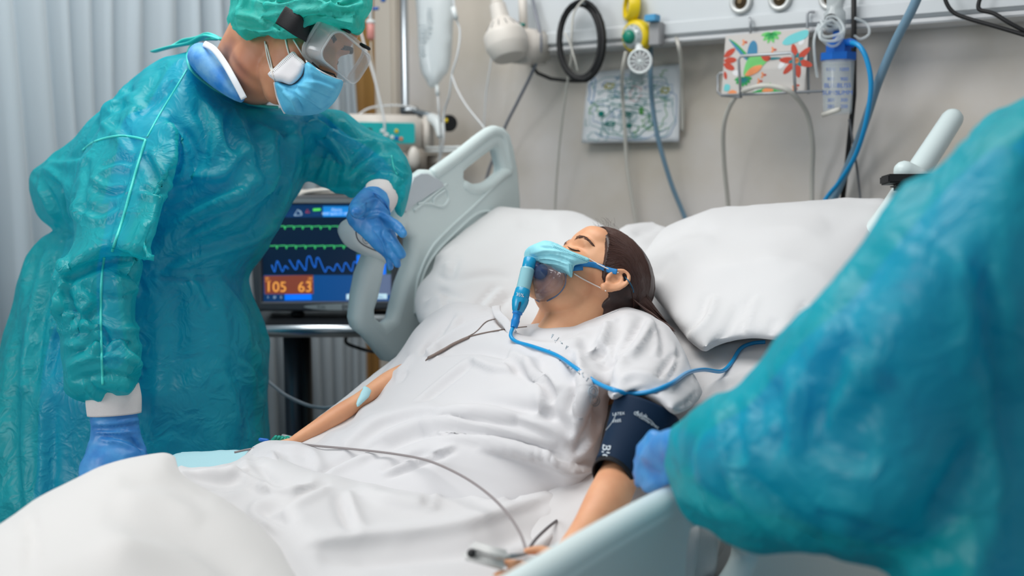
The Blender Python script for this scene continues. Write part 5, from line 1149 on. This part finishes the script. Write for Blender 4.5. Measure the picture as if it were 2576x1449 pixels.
def carer1():
    tor=inflate([(520,118),(480,112),(440,120),(395,138),(335,185),(250,262),(185,342),(120,400),(78,430),(68,462),(78,505),(100,545),(140,580),(110,600),(70,650),(40,720),(10,820),(-30,940),(-60,1100),(-80,1300),(-60,1560),(300,1600),(700,1560),(700,1300),(690,1120),(686,1000),(680,900),(664,800),(636,728),(634,690),(672,650),(706,590),(745,520),(772,452),(800,380),(830,330),(830,285),(780,262),(730,268),(680,268),(620,255),(560,215),(530,165)],
      [(450,200,2.10),(250,350,2.12),(100,460,2.22),(600,500,2.12),(780,330,2.22),(640,700,2.20),(300,700,2.14),(100,700,2.26),(0,1000,2.2),(400,1000,2.10),(670,1000,2.22),(300,1500,2.1)],.165,170,18,4)
    ls=inflate([(742,300),(780,270),(840,262),(880,280),(920,312),(960,330),(990,350),(1024,388),(1043,432),(1040,470),(1028,520),(1015,552),(995,545),(985,520),(975,495),(945,478),(905,488),(885,505),(866,490),(835,480),(790,462),(750,440)],[(760,350,2.24),(900,400,2.22),(1010,430,2.18),(980,500,2.16),(900,470,2.2)],.075,60,11,4)
    rs=inflate([(250,300),(300,262),(370,255),(430,300),(452,370),(446,430),(428,490),(412,560),(394,620),(396,656),(384,668),(345,655),(300,645),(250,650),(205,672),(165,696),(116,716),(124,686),(160,652),(180,600),(174,540),(178,450),(198,380)],[(330,320,1.99),(320,500,1.88),(280,650,1.83),(150,690,1.86)],.08,50,11,4)
    rl=inflate([(170,640),(240,630),(320,630),(365,650),(366,692),(356,740),(360,800),(372,832),(366,860),(376,900),(370,945),(358,985),(335,1012),(300,1016),(240,1016),(205,1010),(162,985),(152,930),(138,870),(134,835),(118,775),(116,706)],[(280,650,1.89),(260,850,1.86),(280,1000,1.85)],.075,55,11,4)
    S=[# neck to hem
     ([(420,300),(470,360),(480,420),(450,470)],16,.010,'f'),([(440,455),(490,450),(560,445),(600,400),(640,380)],12,.012,'e'),([(400,480),(430,440),(460,420)],10,-.012,'r'),([(500,250),(530,330),(520,420)],14,-.008,'f'),([(560,270),(560,340),(590,395)],12,.009,'f'),([(600,270),(640,380),(650,470)],16,.008,'f'),
     ([(380,690),(450,610),(560,560),(680,470),(760,400)],22,.010,'e'),([(400,640),(480,560),(600,500),(700,430)],18,-.008,'f'),([(430,560),(520,510),(620,470)],16,.007,'f'),([(375,700),(470,650),(620,600),(700,560)],14,.006,'f'),([(720,300),(740,400),(700,500),(650,590)],18,-.010,'f'),([(700,330),(700,430),(680,520)],14,.008,'f'),([(775,290),(770,360),(750,430)],9,-.014,'r'),([(640,300),(700,330),(760,340)],12,.006,'f'),
     ([(355,690),(420,700),(500,706),(560,692),(630,706)],6,-.014,'r'),([(380,682),(450,690),(520,684),(600,690)],5,.008,'f'),([(480,690),(500,720),(530,780)],12,.006,'f'),([(560,700),(620,780),(640,880)],16,.007,'f'),([(640,720),(665,800),(680,900)],10,-.006,'f'),([(420,720),(420,900),(400,1100)],30,.006,'f'),([(560,900),(600,1000),(620,1100)],22,.006,'f'),([(600,900),(640,930),(650,1000)],10,.006,'f'),
     ([(150,585),(120,680),(90,820),(70,1000)],14,.010,'f'),([(165,590),(150,700),(130,850)],9,-.010,'f'),([(155,590),(90,640),(50,760)],12,.008,'f'),([(160,600),(170,700),(150,800),(120,950)],8,.008,'f'),([(40,800),(20,950),(0,1150)],18,.006,'f'),([(120,1000),(120,1150),(110,1300)],16,.006,'f'),([(60,900),(50,1100),(60,1300)],16,-.006,'f'),
     ([(75,440),(110,480),(150,560),(170,595)],9,.012,'f'),([(100,430),(160,470),(180,560)],12,-.010,'f'),([(120,405),(200,400),(230,370)],12,.008,'f'),([(150,440),(160,500),(175,580)],8,.012,'f'),([(130,560),(160,585),(190,590)],8,-.016,'r'),([(240,300),(280,260),(340,230)],12,.009,'f'),([(280,250),(250,320),(225,380)],9,-.010,'f'),([(330,190),(300,260),(270,330)],9,.007,'f'),
     ([(400,150),(360,230),(340,300)],16,.006,'f'),([(430,200),(400,240),(330,280)],12,.006,'f'),
     # right sleeve
     ([(365,352),(330,470),(300,560),(282,630)],6,.007,'r'),([(255,300),(300,330),(330,380)],14,.007,'f'),([(250,430),(300,410),(340,420)],10,.006,'f'),([(220,450),(270,480),(320,470)],9,-.006,'f'),([(370,380),(400,440),(420,500)],14,-.010,'f'),([(350,480),(400,490),(420,480)],10,.010,'f'),([(200,520),(250,545),(300,520)],12,.006,'f'),([(215,400),(200,480),(200,560)],10,.007,'f'),([(420,300),(440,350),(446,420)],10,.008,'f'),([(380,560),(360,600),(350,640)],12,.007,'f'),
     ([(135,690),(170,684),(200,660),(250,640),(320,634),(392,652)],9,.020,'e'),([(150,705),(200,690),(250,665),(320,652),(375,660)],10,-.020,'r'),([(150,720),(170,800),(150,850)],12,.010,'f'),([(200,720),(240,760),(200,800)],14,.009,'f'),([(290,690),(330,700),(355,740)],12,.010,'f'),([(160,780),(190,800),(180,850)],10,.010,'f'),
     ([(260,745),(300,750),(340,742)],7,-.010,'r'),([(150,845),(230,820),(300,835),(370,825)],8,.013,'e'),([(160,900),(230,870),(300,855),(370,870)],7,-.013,'r'),([(155,870),(250,880),(320,860),(372,890)],7,.012,'e'),([(165,930),(230,905),(300,900),(372,930)],8,.012,'e'),([(180,960),(260,940),(360,955)],7,-.012,'r'),([(300,850),(340,900),(360,950)],7,.009,'f'),([(210,800),(260,850),(240,900)],10,.009,'f'),([(210,950),(240,990),(290,1005)],8,.008,'f'),
     # left sleeve
     ([(800,300),(850,330),(900,350),(985,358)],10,.010,'f'),([(790,330),(840,380),(870,430)],10,-.012,'f'),([(860,290),(900,330),(920,350)],8,.008,'f'),([(875,430),(910,385),(960,355),(1005,372)],6,.013,'e'),([(870,450),(900,410),(940,385)],6,-.014,'r'),([(880,460),(920,420),(970,400),(1025,420)],6,.013,'e'),([(890,475),(930,440),(980,425),(1030,455)],6,-.010,'r'),([(900,480),(940,455),(985,460),(1020,510)],6,.012,'e'),([(985,390),(1000,420),(1030,440)],6,.010,'f'),([(940,400),(960,430),(1000,440),(1025,480)],5,.008,'f'),([(850,400),(840,440),(835,475)],9,.010,'f'),([(820,380),(810,420),(790,455)],9,-.008,'f'),([(1000,450),(1005,500),(1010,545)],6,.008,'f'),([(760,310),(790,300),(820,310)],6,.010,'f'),([(800,270),(830,300),(850,340)],8,-.008,'f')]
    s=cloth([tor,ls,rs,rl],.0062,4,.019,3.0,61,S,1.45)
    o=mk('isolation_gown',s.geo(),GOWN,p1)
    bv=s.bvh()
    def seam(pts,r=.0022,nm='seam'): mk(nm,ctube([snap(bv,x,y,.0006,2.1) for x,y in catmull(pts,5)],r,2,6),SEAM,o)
    seam([(366,352),(345,420),(328,480),(312,540),(296,590),(282,632)],.0027);seam([(262,648),(256,700),(254,760),(254,830),(256,900),(258,968)],.0024)
    seam([(208,378),(240,356),(290,343),(330,344),(366,352)],.0025);seam([(370,345),(400,290),(440,225),(470,175)],.0018)
    seam([(548,98),(505,100),(480,118),(472,145),(482,178),(520,212),(570,242),(640,264),(700,270)],.0035,'neck_binding')
    seam([(985,392),(990,420),(1000,440)],.002)
    # knotted neck ties
    T=[mk('neck_tie',tube(catmull([P(*q) for q in ((560,100,2.03),(520,90,2.06),(480,108,2.10),(430,118,2.13),(386,130,2.15))],5),.011,10,flat=.25,flatdir=(0,0,1)),SEAM,o),
       mk('neck_tie',tube(catmull([P(*q) for q in ((556,98,2.04),(528,86,2.08),(500,96,2.12),(460,104,2.15),(420,122,2.14))],5),.009,10,flat=.3,flatdir=(0,.3,1)),SEAM,o)]
    # scrubs inside the gown
    sc=[inflate([(540,130),(440,150),(370,265),(300,370),(270,460),(240,560),(190,700),(110,900),(90,1200),(90,1540),(660,1540),(650,1200),(640,1000),(630,850),(610,720),(660,600),(730,480),(765,380),(780,310),(700,285),(610,270),(560,210)],[(450,200,2.12),(250,400,2.16),(600,500,2.14),(760,330,2.24),(600,700,2.20),(300,700,2.16),(400,1000,2.14),(640,1000,2.22),(300,1500,2.14)],.115,150,18,4)]
    sc.append(limb([(780,330,2.25,55),(850,370,2.24,42),(960,425,2.20,26),(955,480,2.16,26)],5,18));sc.append(limb([(360,330,2.09,56),(335,450,1.98,50),(290,600,1.90,32),(268,700,1.88,28),(285,900,1.86,34)],5,18))
    ss=remesh(sc,.011,4);mk('scrubs',ss.geo(),SCRUB,p1)
    # collar: blue scrub V with white edge
    W_=mat('white_binding',srgb(226,230,236),.7)
    nk=remesh([inflate([(498,106),(516,108),(540,125),(568,160),(594,205),(618,252),(600,258),(552,232),(505,195),(470,150),(478,118)],[(500,110,2.0),(560,180,1.975),(610,250,1.955)],.05,36,7,3)],.005,3)
    mk('scrub_collar',nk.geo(),mat('scrub_collar_blue',srgb(40,128,206),.6,bump=.4,bscale=60,bdist=.003,col2=srgb(110,170,214),vscale=25),p1)
    mk('collar_binding',tube(catmull([P(*q) for q in ((514,110,1.96),(538,124,1.935),(564,158,1.92),(590,203,1.905),(614,248,1.905))],6),.0062,12,flat=.35,flatdir=tuple(FW)),W_,p1)
    return s,bv
G1,G1B=carer1()
# head ------------------------------------------------------------
CM1=head_frame(758,94,1.97,(.85,.53*-1),math.radians(30),-1,1.12,0)
def h1(x,y,z): return CM1@Vector((x,y,z))
def head1():
    hp=[xf(g,CM1) for g in head_parts(-.06)+ear_parts(1)+ear_parts(-1)]
    neck=limb([(700,120,1.99,84),(665,165,2.00,86),(645,195,2.08,68),(630,228,2.20,52),(610,290,2.28,40)],6,26)
    back=limb([(645,95,2.0,74),(612,135,2.03,62),(590,180,2.07,60)],5,20)
    jaw=limb([(700,180,1.94,50),(700,225,1.95,40)],4,16)
    s=remesh(hp+[neck,back,jaw],.0042,4);sculpt_head(s,CM1);s.smooth(1,.4)
    mk('body',s.geo(),SKINM,p1)
    bv=s.bvh()
    R=random.Random(9);br=[];ls=[]
    for sd in (1,-1):
        for k in range(150):
            t=R.random();y=.012+.05*t;z=.019+.008*math.sin(min(t*1.5,1)*1.57)-.006*max(0,t-.6)/.4+R.uniform(-1,1)*.0045*(1-t*.6)
            o=h1(.13,sd*y,z);d=(h1(0,sd*y*.6,z)-o).normalized();h=bv.ray_cast(o,d)
            if h[0] is None: continue
            p=h[0]-d*.0005;q=p+(h1(0,sd*.006,.002)-h1(0,0,0))-d*.001;br.append(tube([p,q],[.0006,.0003],4))
        pts=[]
        for y,z in ((.020,-.003),(.026,-.007),(.033,-.0085),(.041,-.007),(.047,-.002)):
            o=h1(.13,sd*y,z);d=(h1(0,sd*y*.6,z)-o).normalized();h=bv.ray_cast(o,d)
            if h[0] is not None: pts.append(h[0]-d*.0006)
        ls.append(ctube(pts,.0011,5,6))
    mk('eyebrows',join(*br),HAIR,p1);mk('eyelashes',join(*ls),HAIR,p1)
    # stubble shadow area as short hairs is below pixel size; dark hair under the cap
    hc=xf(ball((-.016,0,.030),(.100,.080,.090),40,26),CM1);hs=remesh([hc],.006,2)
    Mi=np.array(CM1.inverted());L=hs.V@Mi[:3,:3].T+Mi[:3,3];k=np.clip((L[:,0]-np.interp(L[:,2],[-.1,0,.03,.07,.1],[-.01,.0,.03,.055,.09]))/.01,0,1);C0=np.array([-.01,0,.01]);Mm=np.array(CM1)
    kz=np.clip((-.005-L[:,2])/.01,0,1);k=np.maximum(k,kz)
    Lp=C0+(L-C0)*(1-.22*k)[:,None];hs.V=Lp@Mm[:3,:3].T+Mm[:3,3]
    mk('hair',hs.geo(),HAIR,p1)
    # bouffant cap
    cap=inflate([(586,-40),(578,10),(574,50),(584,82),(610,98),(660,104),(720,102),(752,98),(775,78),(800,66),(850,76),(895,86),(908,80),(914,52),(930,30),(936,0),(925,-60),(880,-115),(780,-150),(680,-130),(610,-90)],[(600,40,2.03),(700,80,1.97),(760,30,1.96),(910,40,1.97),(760,-80,2.0)],.145,24,8,4)
    cs=remesh([cap],.0045,3)
    amp=crumple(cs.V,13,71,3);cs.disp((amp-.6)*.013);cs.disp(vnoise(cs.V,60,5)*.0022);cs.smooth(1,.3)
    cs.strokes([([(580,60),(640,70),(720,60),(800,44),(900,40)],7,-.014,'r'),([(578,36),(650,48),(720,36),(800,30)],6,.014,'e'),([(600,86),(680,92),(740,88)],5,.005,'r'),([(760,78),(820,62),(900,76)],5,-.010,'r'),([(640,40),(700,75),(735,100)],6,.012,'f'),([(620,-10),(700,10),(780,-5),(860,15),(920,0)],9,.014,'f'),([(660,20),(700,-10),(740,-40)],8,.012,'f'),([(800,20),(850,0),(900,-20)],8,.012,'f'),([(820,30),(870,36),(910,30)],5,.008,'f'),([(600,20),(620,-20),(660,-50)],8,.012,'f')]+[([(x,86-abs(x-700)*.01),(x+2,100)],1.6,-.003,'r') for x in range(590,760,7)]+[([(x,30),(x+3,44)],1.8,-.003,'r') for x in range(800,910,7)])
    c=mk('bouffant_cap',cs.geo(),CAPM,p1)
    cb=cs.bvh()
    0 and mk('cap_elastic',ctube([snap(cb,x,y,.001,1.9) for x,y in ((584,78),(600,92),(640,101),(690,102),(735,99),(758,92))],.0035,5,8),SEAM,c)
    # goggles
    g=[]
    def rr(x,hy,z0,z1,r=.018,n=6):
        out=[]
        for cy,cz,a0 in ((hy-r,z1-r,0),(-hy+r,z1-r,90),(-hy+r,z0+r,180),(hy-r,z0+r,270)):
            for k in range(n+1): a=math.radians(a0+90*k/n);yy=cy+r*math.cos(a);out.append((x-abs(yy)**2*3.2,yy,cz+r*math.sin(a)))
        return out
    rings=[rr(.098,.062,-.032,.042),rr(.104,.060,-.030,.040),rr(.122,.057,-.026,.036),rr(.126,.055,-.024,.034)]
    V=[];Fc=[];n=len(rings[0])
    for r in rings: V+=[h1(*p) for p in r]
    for j in range(len(rings)-1):
        for k in range(n): l=(k+1)%n;Fc.append((j*n+k,j*n+l,(j+1)*n+l,(j+1)*n+k))
    t=mk('goggles',(V,Fc),GOGF,p1);t.modifiers.new('s','SOLIDIFY').thickness=.0025
    # lens grid following the curve
    LV=[];LF=[];N=16
    for j in range(N+1):
        for k in range(N+1):
            y=-.054+.108*k/N;z=-.023+.056*j/N;LV.append(h1(.126-abs(y)**2*3.2,y,z))
    for j in range(N):
        for k in range(N): a=j*(N+1)+k;LF.append((a,a+1,a+N+2,a+N+1))
    ln=mk('lens',(LV,LF),GOG,t);ln.modifiers.new('s','SOLIDIFY').thickness=.0015
    mk('lens_rim',tube([h1(*p) for p in rr(.1265,.055,-.024,.034)],.0022,8,closed=True),GOGF,t)
    mk('face_flange',tube([h1(*p) for p in rr(.098,.064,-.034,.044)],.0034,8,closed=True),GOGF,t)
    for y in (-.03,.03): mk('vent',box(h1(.112,y,.042),(.026,.012,.006),.002,CM1.to_3x3().normalized()),BLACK,t)
    mk('nose_bridge_edge',tube([h1(.108,-.05,-.036),h1(.112,-.03,-.038),h1(.114,0,-.030),h1(.112,.03,-.038)],.0016,6),BLACK,t)
    sp=[]
    for x,y in catmull([(812,112),(795,98),(772,82),(745,62),(722,47),(706,37)],4):
        c_=[snap(v_,x,y,.007,9) for v_ in (bv,cb)];c_.sort(key=lambda p:(p-CAM).length);sp.append(c_[0])
    for _ in range(6): sp=[sp[0]]+[(sp[i-1]+sp[i]+sp[i+1])/3 for i in range(1,len(sp)-1)]+[sp[-1]]
    sp=[p-ray(760,80).normalized()*.010 for p in sp]
    st=tube(sp,[.0185]*len(sp),12,flat=.16,flatdir=tuple(-FW))
    mk('strap',st,mat('strap_black',srgb(14,15,20),.7,bump=.4,bscale=700),t)
    mk('strap_buckle',box(sp[6]-FW*.004,(.022,.036,.008),.003,Matrix(((sp[9]-sp[3]).normalized(),(sp[9]-sp[3]).normalized().cross(FW).normalized(),FW)).transposed()),mat('buckle_black',srgb(22,24,28),.4),t)
    # respirator (white) and surgical mask (blue)
    wm=inflate([(672,186),(690,170),(735,128),(748,140),(768,158),(764,182),(752,200),(732,214),(712,208),(695,205),(686,200)],[(680,186,1.875),(735,135,1.855),(760,170,1.85),(720,210,1.86)],.02,20,4,2)
    ws=remesh([wm],.0026,2);w_=mk('respirator',ws.geo(),MASKW,p1);wb_=ws.bvh();q=[]
    for a,b,n_ in (((676,184),(736,131),20),((738,132),(766,156),9)):
        for k in range(n_):
            t_=k/(n_-1);x,y=lerp(a[0],b[0],t_),lerp(a[1],b[1],t_);nx,ny=(5,6) if a[0]<700 else (-4,6);q.append(tube([snap(wb_,x+1,y+1,.0004,1.85),snap(wb_,x+nx,y+ny,.0004,1.85)],.0005,4))
    mk('respirator_edge_print',join(*q),mat('edge_grey',srgb(150,146,150),.7),w_)
    bm_=inflate([(768,152),(790,166),(820,186),(850,198),(864,200),(862,218),(850,245),(832,268),(808,284),(775,291),(740,290),(715,286),(704,268),(696,240),(690,214),(688,203),(712,208),(735,214),(752,202),(764,184)],[(700,230,1.90),(770,180,1.845),(860,205,1.90),(760,285,1.93),(780,230,1.87),(840,240,1.92)],.055,46,6,3)
    bs=remesh([bm_],.0032,3)
    bs.strokes([([(735,215),(790,225),(835,245)],4,.008,'e'),([(740,230),(780,250),(812,275)],5,.009,'e'),([(715,225),(740,250),(755,285)],6,.007,'f'),([(750,222),(790,250),(800,262)],4,-.006,'r'),([(760,200),(800,205),(850,225)],7,.005,'f'),([(764,185),(755,205),(735,222)],4,.006,'f'),([(770,160),(820,192),(862,206)],3,.003,'r')])
    b_=mk('surgical_mask',bs.geo(),MASKB,p1);bb_=bs.bvh()
    mk('mask_edge',ctube([snap(bb_,x,y,.0005,1.9) for x,y in ((691,208),(697,240),(706,265),(716,284))],.0024,5,8),MASKW,b_)
    mk('mask_edge',ctube([snap(bb_,x,y,.0005,1.9) for x,y in ((770,155),(800,176),(835,194),(862,203))],.0018,5,8),MASKW,b_)
    fbv=bv
    def loop(pts,nm='ear_loop'):
        L=[]
        for x,y in catmull(pts,4):
            c=[snap(v_,x,y,.0025,9) for v_ in (bv,bb_,wb_,cb)];c.sort(key=lambda p:(p-CAM).length);L.append(c[0] if (c[0]-CAM).length<2.5 else P(x,y,1.87))
        mk(nm,tube(L,.0016,7),NYL,b_)
    loop([(666,104),(672,140),(680,170),(692,205)]);loop([(670,112),(680,150),(686,180)]);loop([(718,100),(722,118),(727,136)]);loop([(738,100),(755,128),(772,156)])
head1()
# gloves ------------------------------------------------------------
def gloves1():
    H=[limb([(940,492,2.110,34),(930,520,2.090,42),(915,545,2.070,44)],5,20,.8),
       limb([(935,510,2.070,46),(940,555,2.050,44),(965,600,2.040,36),(985,625,2.040,26)],6,22,.62),
       limb([(908,560,2.050,26),(950,600,2.040,26),(980,640,2.050,18)],5,18,.7),
       limb([(925,505,2.060,30),(903,520,2.020,24),(897,530,1.970,20),(896,533,1.950,18)],5,16),
       limb([(965,548,2.040,17),(985,560,2.020,15),(1003,575,2.005,13.5),(1014,588,2.000,11.5)],5,14),
       limb([(968,575,2.040,15),(985,600,2.030,13.5),(1000,622,2.025,13.5),(1011,640,2.025,11.5)],5,14),
       limb([(968,595,2.045,14),(983,625,2.040,12.5),(993,648,2.035,12.5),(1000,666,2.035,10.5)],5,14),
       limb([(966,610,2.050,12),(975,640,2.050,11),(979,655,2.050,10.5),(982,672,2.050,9.5)],5,14)]
    s=remesh(H,.0030,2,.45)
    s.disp((crumple(s.V,28,81,2)-.62)*.0028)
    s.strokes([([(900,520),(925,505),(950,500),(978,530)],3,.003,'f'),([(930,535),(955,530),(985,545)],3,.003,'f'),([(925,550),(950,545),(970,560)],3,-.0025,'f'),([(918,548),(905,545),(890,540)],3,-.004,'r'),([(923,505),(924,530),(910,545)],3,-.004,'r'),([(965,575),(960,590),(975,620)],3,-.006,'r'),([(978,590),(985,605)],3,-.004,'r'),([(940,580),(960,610),(970,640)],3,-.003,'f')])
    o=mk('glove',s.geo(),GLOVE,p1)
    mk('glove_cuff_rim',ctube([P(900,498,2.07),P(925,483,2.055),P(952,490,2.045),P(972,512,2.05),P(981,540,2.06)],.0022,6,8),GLOVE,o)
    mk('knit_cuff',ctube([P(*q[:3]) for q in ((962,478,2.125,0),(956,496,2.105,0),(944,516,2.09,0))],[m(44,2.12),m(46,2.1),m(42,2.1)],5,28,flat=.75,flatdir=tuple(FW)),CUFFM,p1)
    s2=remesh([limb([(286,1030,1.85,62),(290,1080,1.845,60),(290,1130,1.84,74),(288,1170,1.83,86),(280,1215,1.82,84)],6,24,.7)]+[limb([(230+k*34,1190,1.82,19),(215+k*36,1240,1.80,17),(205+k*38,1280,1.79,15)],5,14) for k in range(4)]+[limb([(350,1150,1.85,24),(372,1200,1.80,20),(380,1230,1.77,17)],5,14)],.0045,3)
    s2.disp((crumple(s2.V,18,83,2)-.62)*.005)
    s2.strokes([([(230,1050),(290,1040),(354,1030)],4,.006,'r'),([(232,1072),(290,1070),(355,1060)],5,-.006,'f'),([(235,1085),(300,1085),(356,1080)],4,.005,'f'),([(250,1100),(310,1110),(360,1135)],7,.006,'f'),([(330,1095),(352,1120),(364,1140)],6,-.005,'f')])
    mk('glove',s2.geo(),GLOVE,p1)
    mk('knit_cuff',ctube([P(286,965,1.85),P(286,1000,1.85),P(288,1042,1.85)],[m(60,1.9),m(66,1.9),m(64,1.9)],6,32,flat=.8,flatdir=tuple(FW)),CUFFM,p1)
gloves1()
# ------------------------------------------------------------------ second carer, near right
p2=thing('person',P(2500,1600,1.0),'blurred carer in teal gown at the right edge reaching towards the arm cuff','person')
def carer2():
    arm=inflate([(1668,1100),(1715,1040),(1775,1000),(1850,972),(1872,950),(1890,905),(1945,845),(2000,788),(2060,735),(2130,675),(2190,590),(2250,500),(2320,430),(2370,385),(2420,325),(2480,280),(2560,245),(2680,240),(2720,700),(2600,1200),(2380,1440),(2250,1450),(2120,1440),(2040,1395),(1960,1388),(1900,1392),(1848,1370),(1800,1335),(1740,1325),(1700,1290),(1682,1240),(1672,1180)],[(1690,1160,1.19),(1800,1150,1.12),(2000,1150,1.03),(2200,1250,.97),(2100,900,.99),(2300,700,.96),(2500,500,.96),(2500,1100,.98)],.10,230,26,4)
    tor=inflate([(2420,330),(2560,245),(2760,220),(3080,300),(3180,900),(3260,1700),(3320,2700),(2420,2760),(2330,2100),(2260,1700),(2240,1470),(2310,1380),(2380,1100),(2400,700)],[(2500,500,1.04),(2500,1300,1.02),(3000,800,1.1),(2800,2700,1.08)],.16,200,30,4)
    S=[([(2350,400),(2260,560),(2160,700),(2060,800)],34,.008,'f'),([(2480,600),(2500,800),(2530,1000),(2560,1200)],26,-.018,'r'),([(2440,640),(2460,800),(2440,950)],30,.010,'f'),([(2000,900),(2030,1020),(2020,1150)],24,.010,'f'),([(1940,960),(1950,1060),(1960,1150)],18,-.012,'r'),([(1840,1010),(1830,1080),(1850,1180)],18,.012,'f'),([(1800,1050),(1750,1120),(1750,1200)],14,-.008,'f'),([(1900,1000),(1900,1100),(1930,1150)],14,.010,'f'),([(1860,1200),(1920,1260),(2000,1330),(2080,1380)],20,.012,'f'),([(1810,1180),(1880,1280),(1960,1350)],16,-.010,'f'),([(2040,1110),(2120,1150),(2200,1170)],22,-.012,'e'),([(2120,820),(2060,950),(2020,1080)],34,.010,'f'),([(2250,900),(2180,1000),(2080,1080)],34,.008,'f'),([(2460,1100),(2400,1220),(2330,1330)],26,-.022,'r'),([(2050,1280),(2150,1300),(2260,1340)],24,-.010,'f'),([(2230,560),(2340,620),(2420,700)],40,.008,'f'),([(2100,780),(2160,900),(2250,980)],20,.010,'f'),([(1720,1220),(1780,1270),(1850,1290)],20,.008,'f')]
    s=cloth([arm,tor],.009,6,.022,4.5,91,S,1.1)
    mk('isolation_gown',s.geo(),GOWN,p2)
    ib=inflate([(1730,1120),(1800,1060),(1890,1010),(1950,930),(2040,830),(2130,760),(2230,640),(2330,520),(2430,420),(2560,360),(2640,700),(2520,1150),(2350,1360),(2240,1380),(2100,1350),(1980,1310),(1880,1300),(1790,1250),(1735,1200)],[(1750,1160,1.17),(1800,1150,1.13),(2000,1150,1.04),(2200,1250,.98),(2100,900,1.0),(2300,700,.97),(2500,500,.97),(2500,1100,.99)],.085,200,26,4)
    ia=remesh([ib,limb([(2620,560,1.02,170),(2420,800,1.0,150),(2250,1050,1.0,80),(2120,1180,1.03,50),(1950,1180,1.08,42),(1820,1175,1.13,36)],6,20),inflate([(2500,400),(2800,350),(3080,500),(3120,1650),(3200,2600),(2520,2640),(2450,1650),(2460,1000)],[(2500,500,1.06),(2500,1300,1.04),(3000,800,1.12),(2800,2600,1.1)],.12,160,30,4)],.012,4)
    mk('scrubs',ia.geo(),SCRUB,p2)
    # shoulders, neck and head rise out of the frame
    hb=[limb([(2960,420,1.1,170),(2985,250,1.12,120),(3010,100,1.12,105),(3020,-20,1.12,95)],5,20)]
    HM=head_frame(3010,-130,1.12,(-.93,-.36),0.1,1,1.0,0)
    hs=remesh(hb+[xf(g,HM) for g in head_parts()+ear_parts(1)+ear_parts(-1)],.006,3);sculpt_head(hs,HM)
    mk('body',hs.geo(),SKINM,p2)
    cp=remesh([xf(ball((-.02,0,.045),(.125,.10,.095),30,20),HM)],.007,2);cp.disp((crumple(cp.V,12,7,2)-.6)*.02);mk('bouffant_cap',cp.geo(),CAPM,p2)
    gl=[limb([(1720,1130,1.20,66),(1690,1140,1.235,62),(1660,1160,1.27,50)],5,20,.75)]
    for k,(x,y,x2,y2) in enumerate(((1640,1100,1612,1135),(1632,1130,1602,1160),(1628,1160,1600,1190),(1630,1190,1606,1216))): gl.append(limb([(1680,y+8,1.26,22),(x,y,1.28,20),(x2,y2,1.31,16)],5,14))
    gl.append(limb([(1690,1190,1.24,24),(1655,1212,1.26,21),(1625,1228,1.29,17)],5,14))
    g=remesh(gl,.004,3);g.disp((crumple(g.V,20,85,2)-.62)*.004);mk('glove',g.geo(),GLOVE,p2)
carer2()
def feet():
    SH=mat('white_clog',srgb(210,212,212),.5)
    def foot(par,x,y,a,z0):
        f=Vector((math.cos(a),math.sin(a),0))
        c=Vector((x,y,0))
        mk('trouser_leg',tube([(x,y,z0),(x,y,.08)],[.075,.065],18),SCRUB,par)
        s=remesh([ctube([c-f*.07+Vector((0,0,.045)),c+Vector((0,0,.055)),c+f*.09+Vector((0,0,.045)),c+f*.16+Vector((0,0,.035))],[.042,.048,.045,.030],5,16,round_ends=True)],.006,2)
        s.V[:,2]=np.maximum(s.V[:,2],.002);mk('shoe',s.geo(),SH,par)
    q=P(250,1500,2.13);foot(p1,q.x,q.y-.08,-.1,.45);foot(p1,q.x-.05,q.y+.25,.15,.45)
    q=P(2800,2300,1.06);foot(p2,q.x-.04,q.y-.1,2.9,.45);foot(p2,q.x+.02,q.y+.14,3.0,.45)
feet()
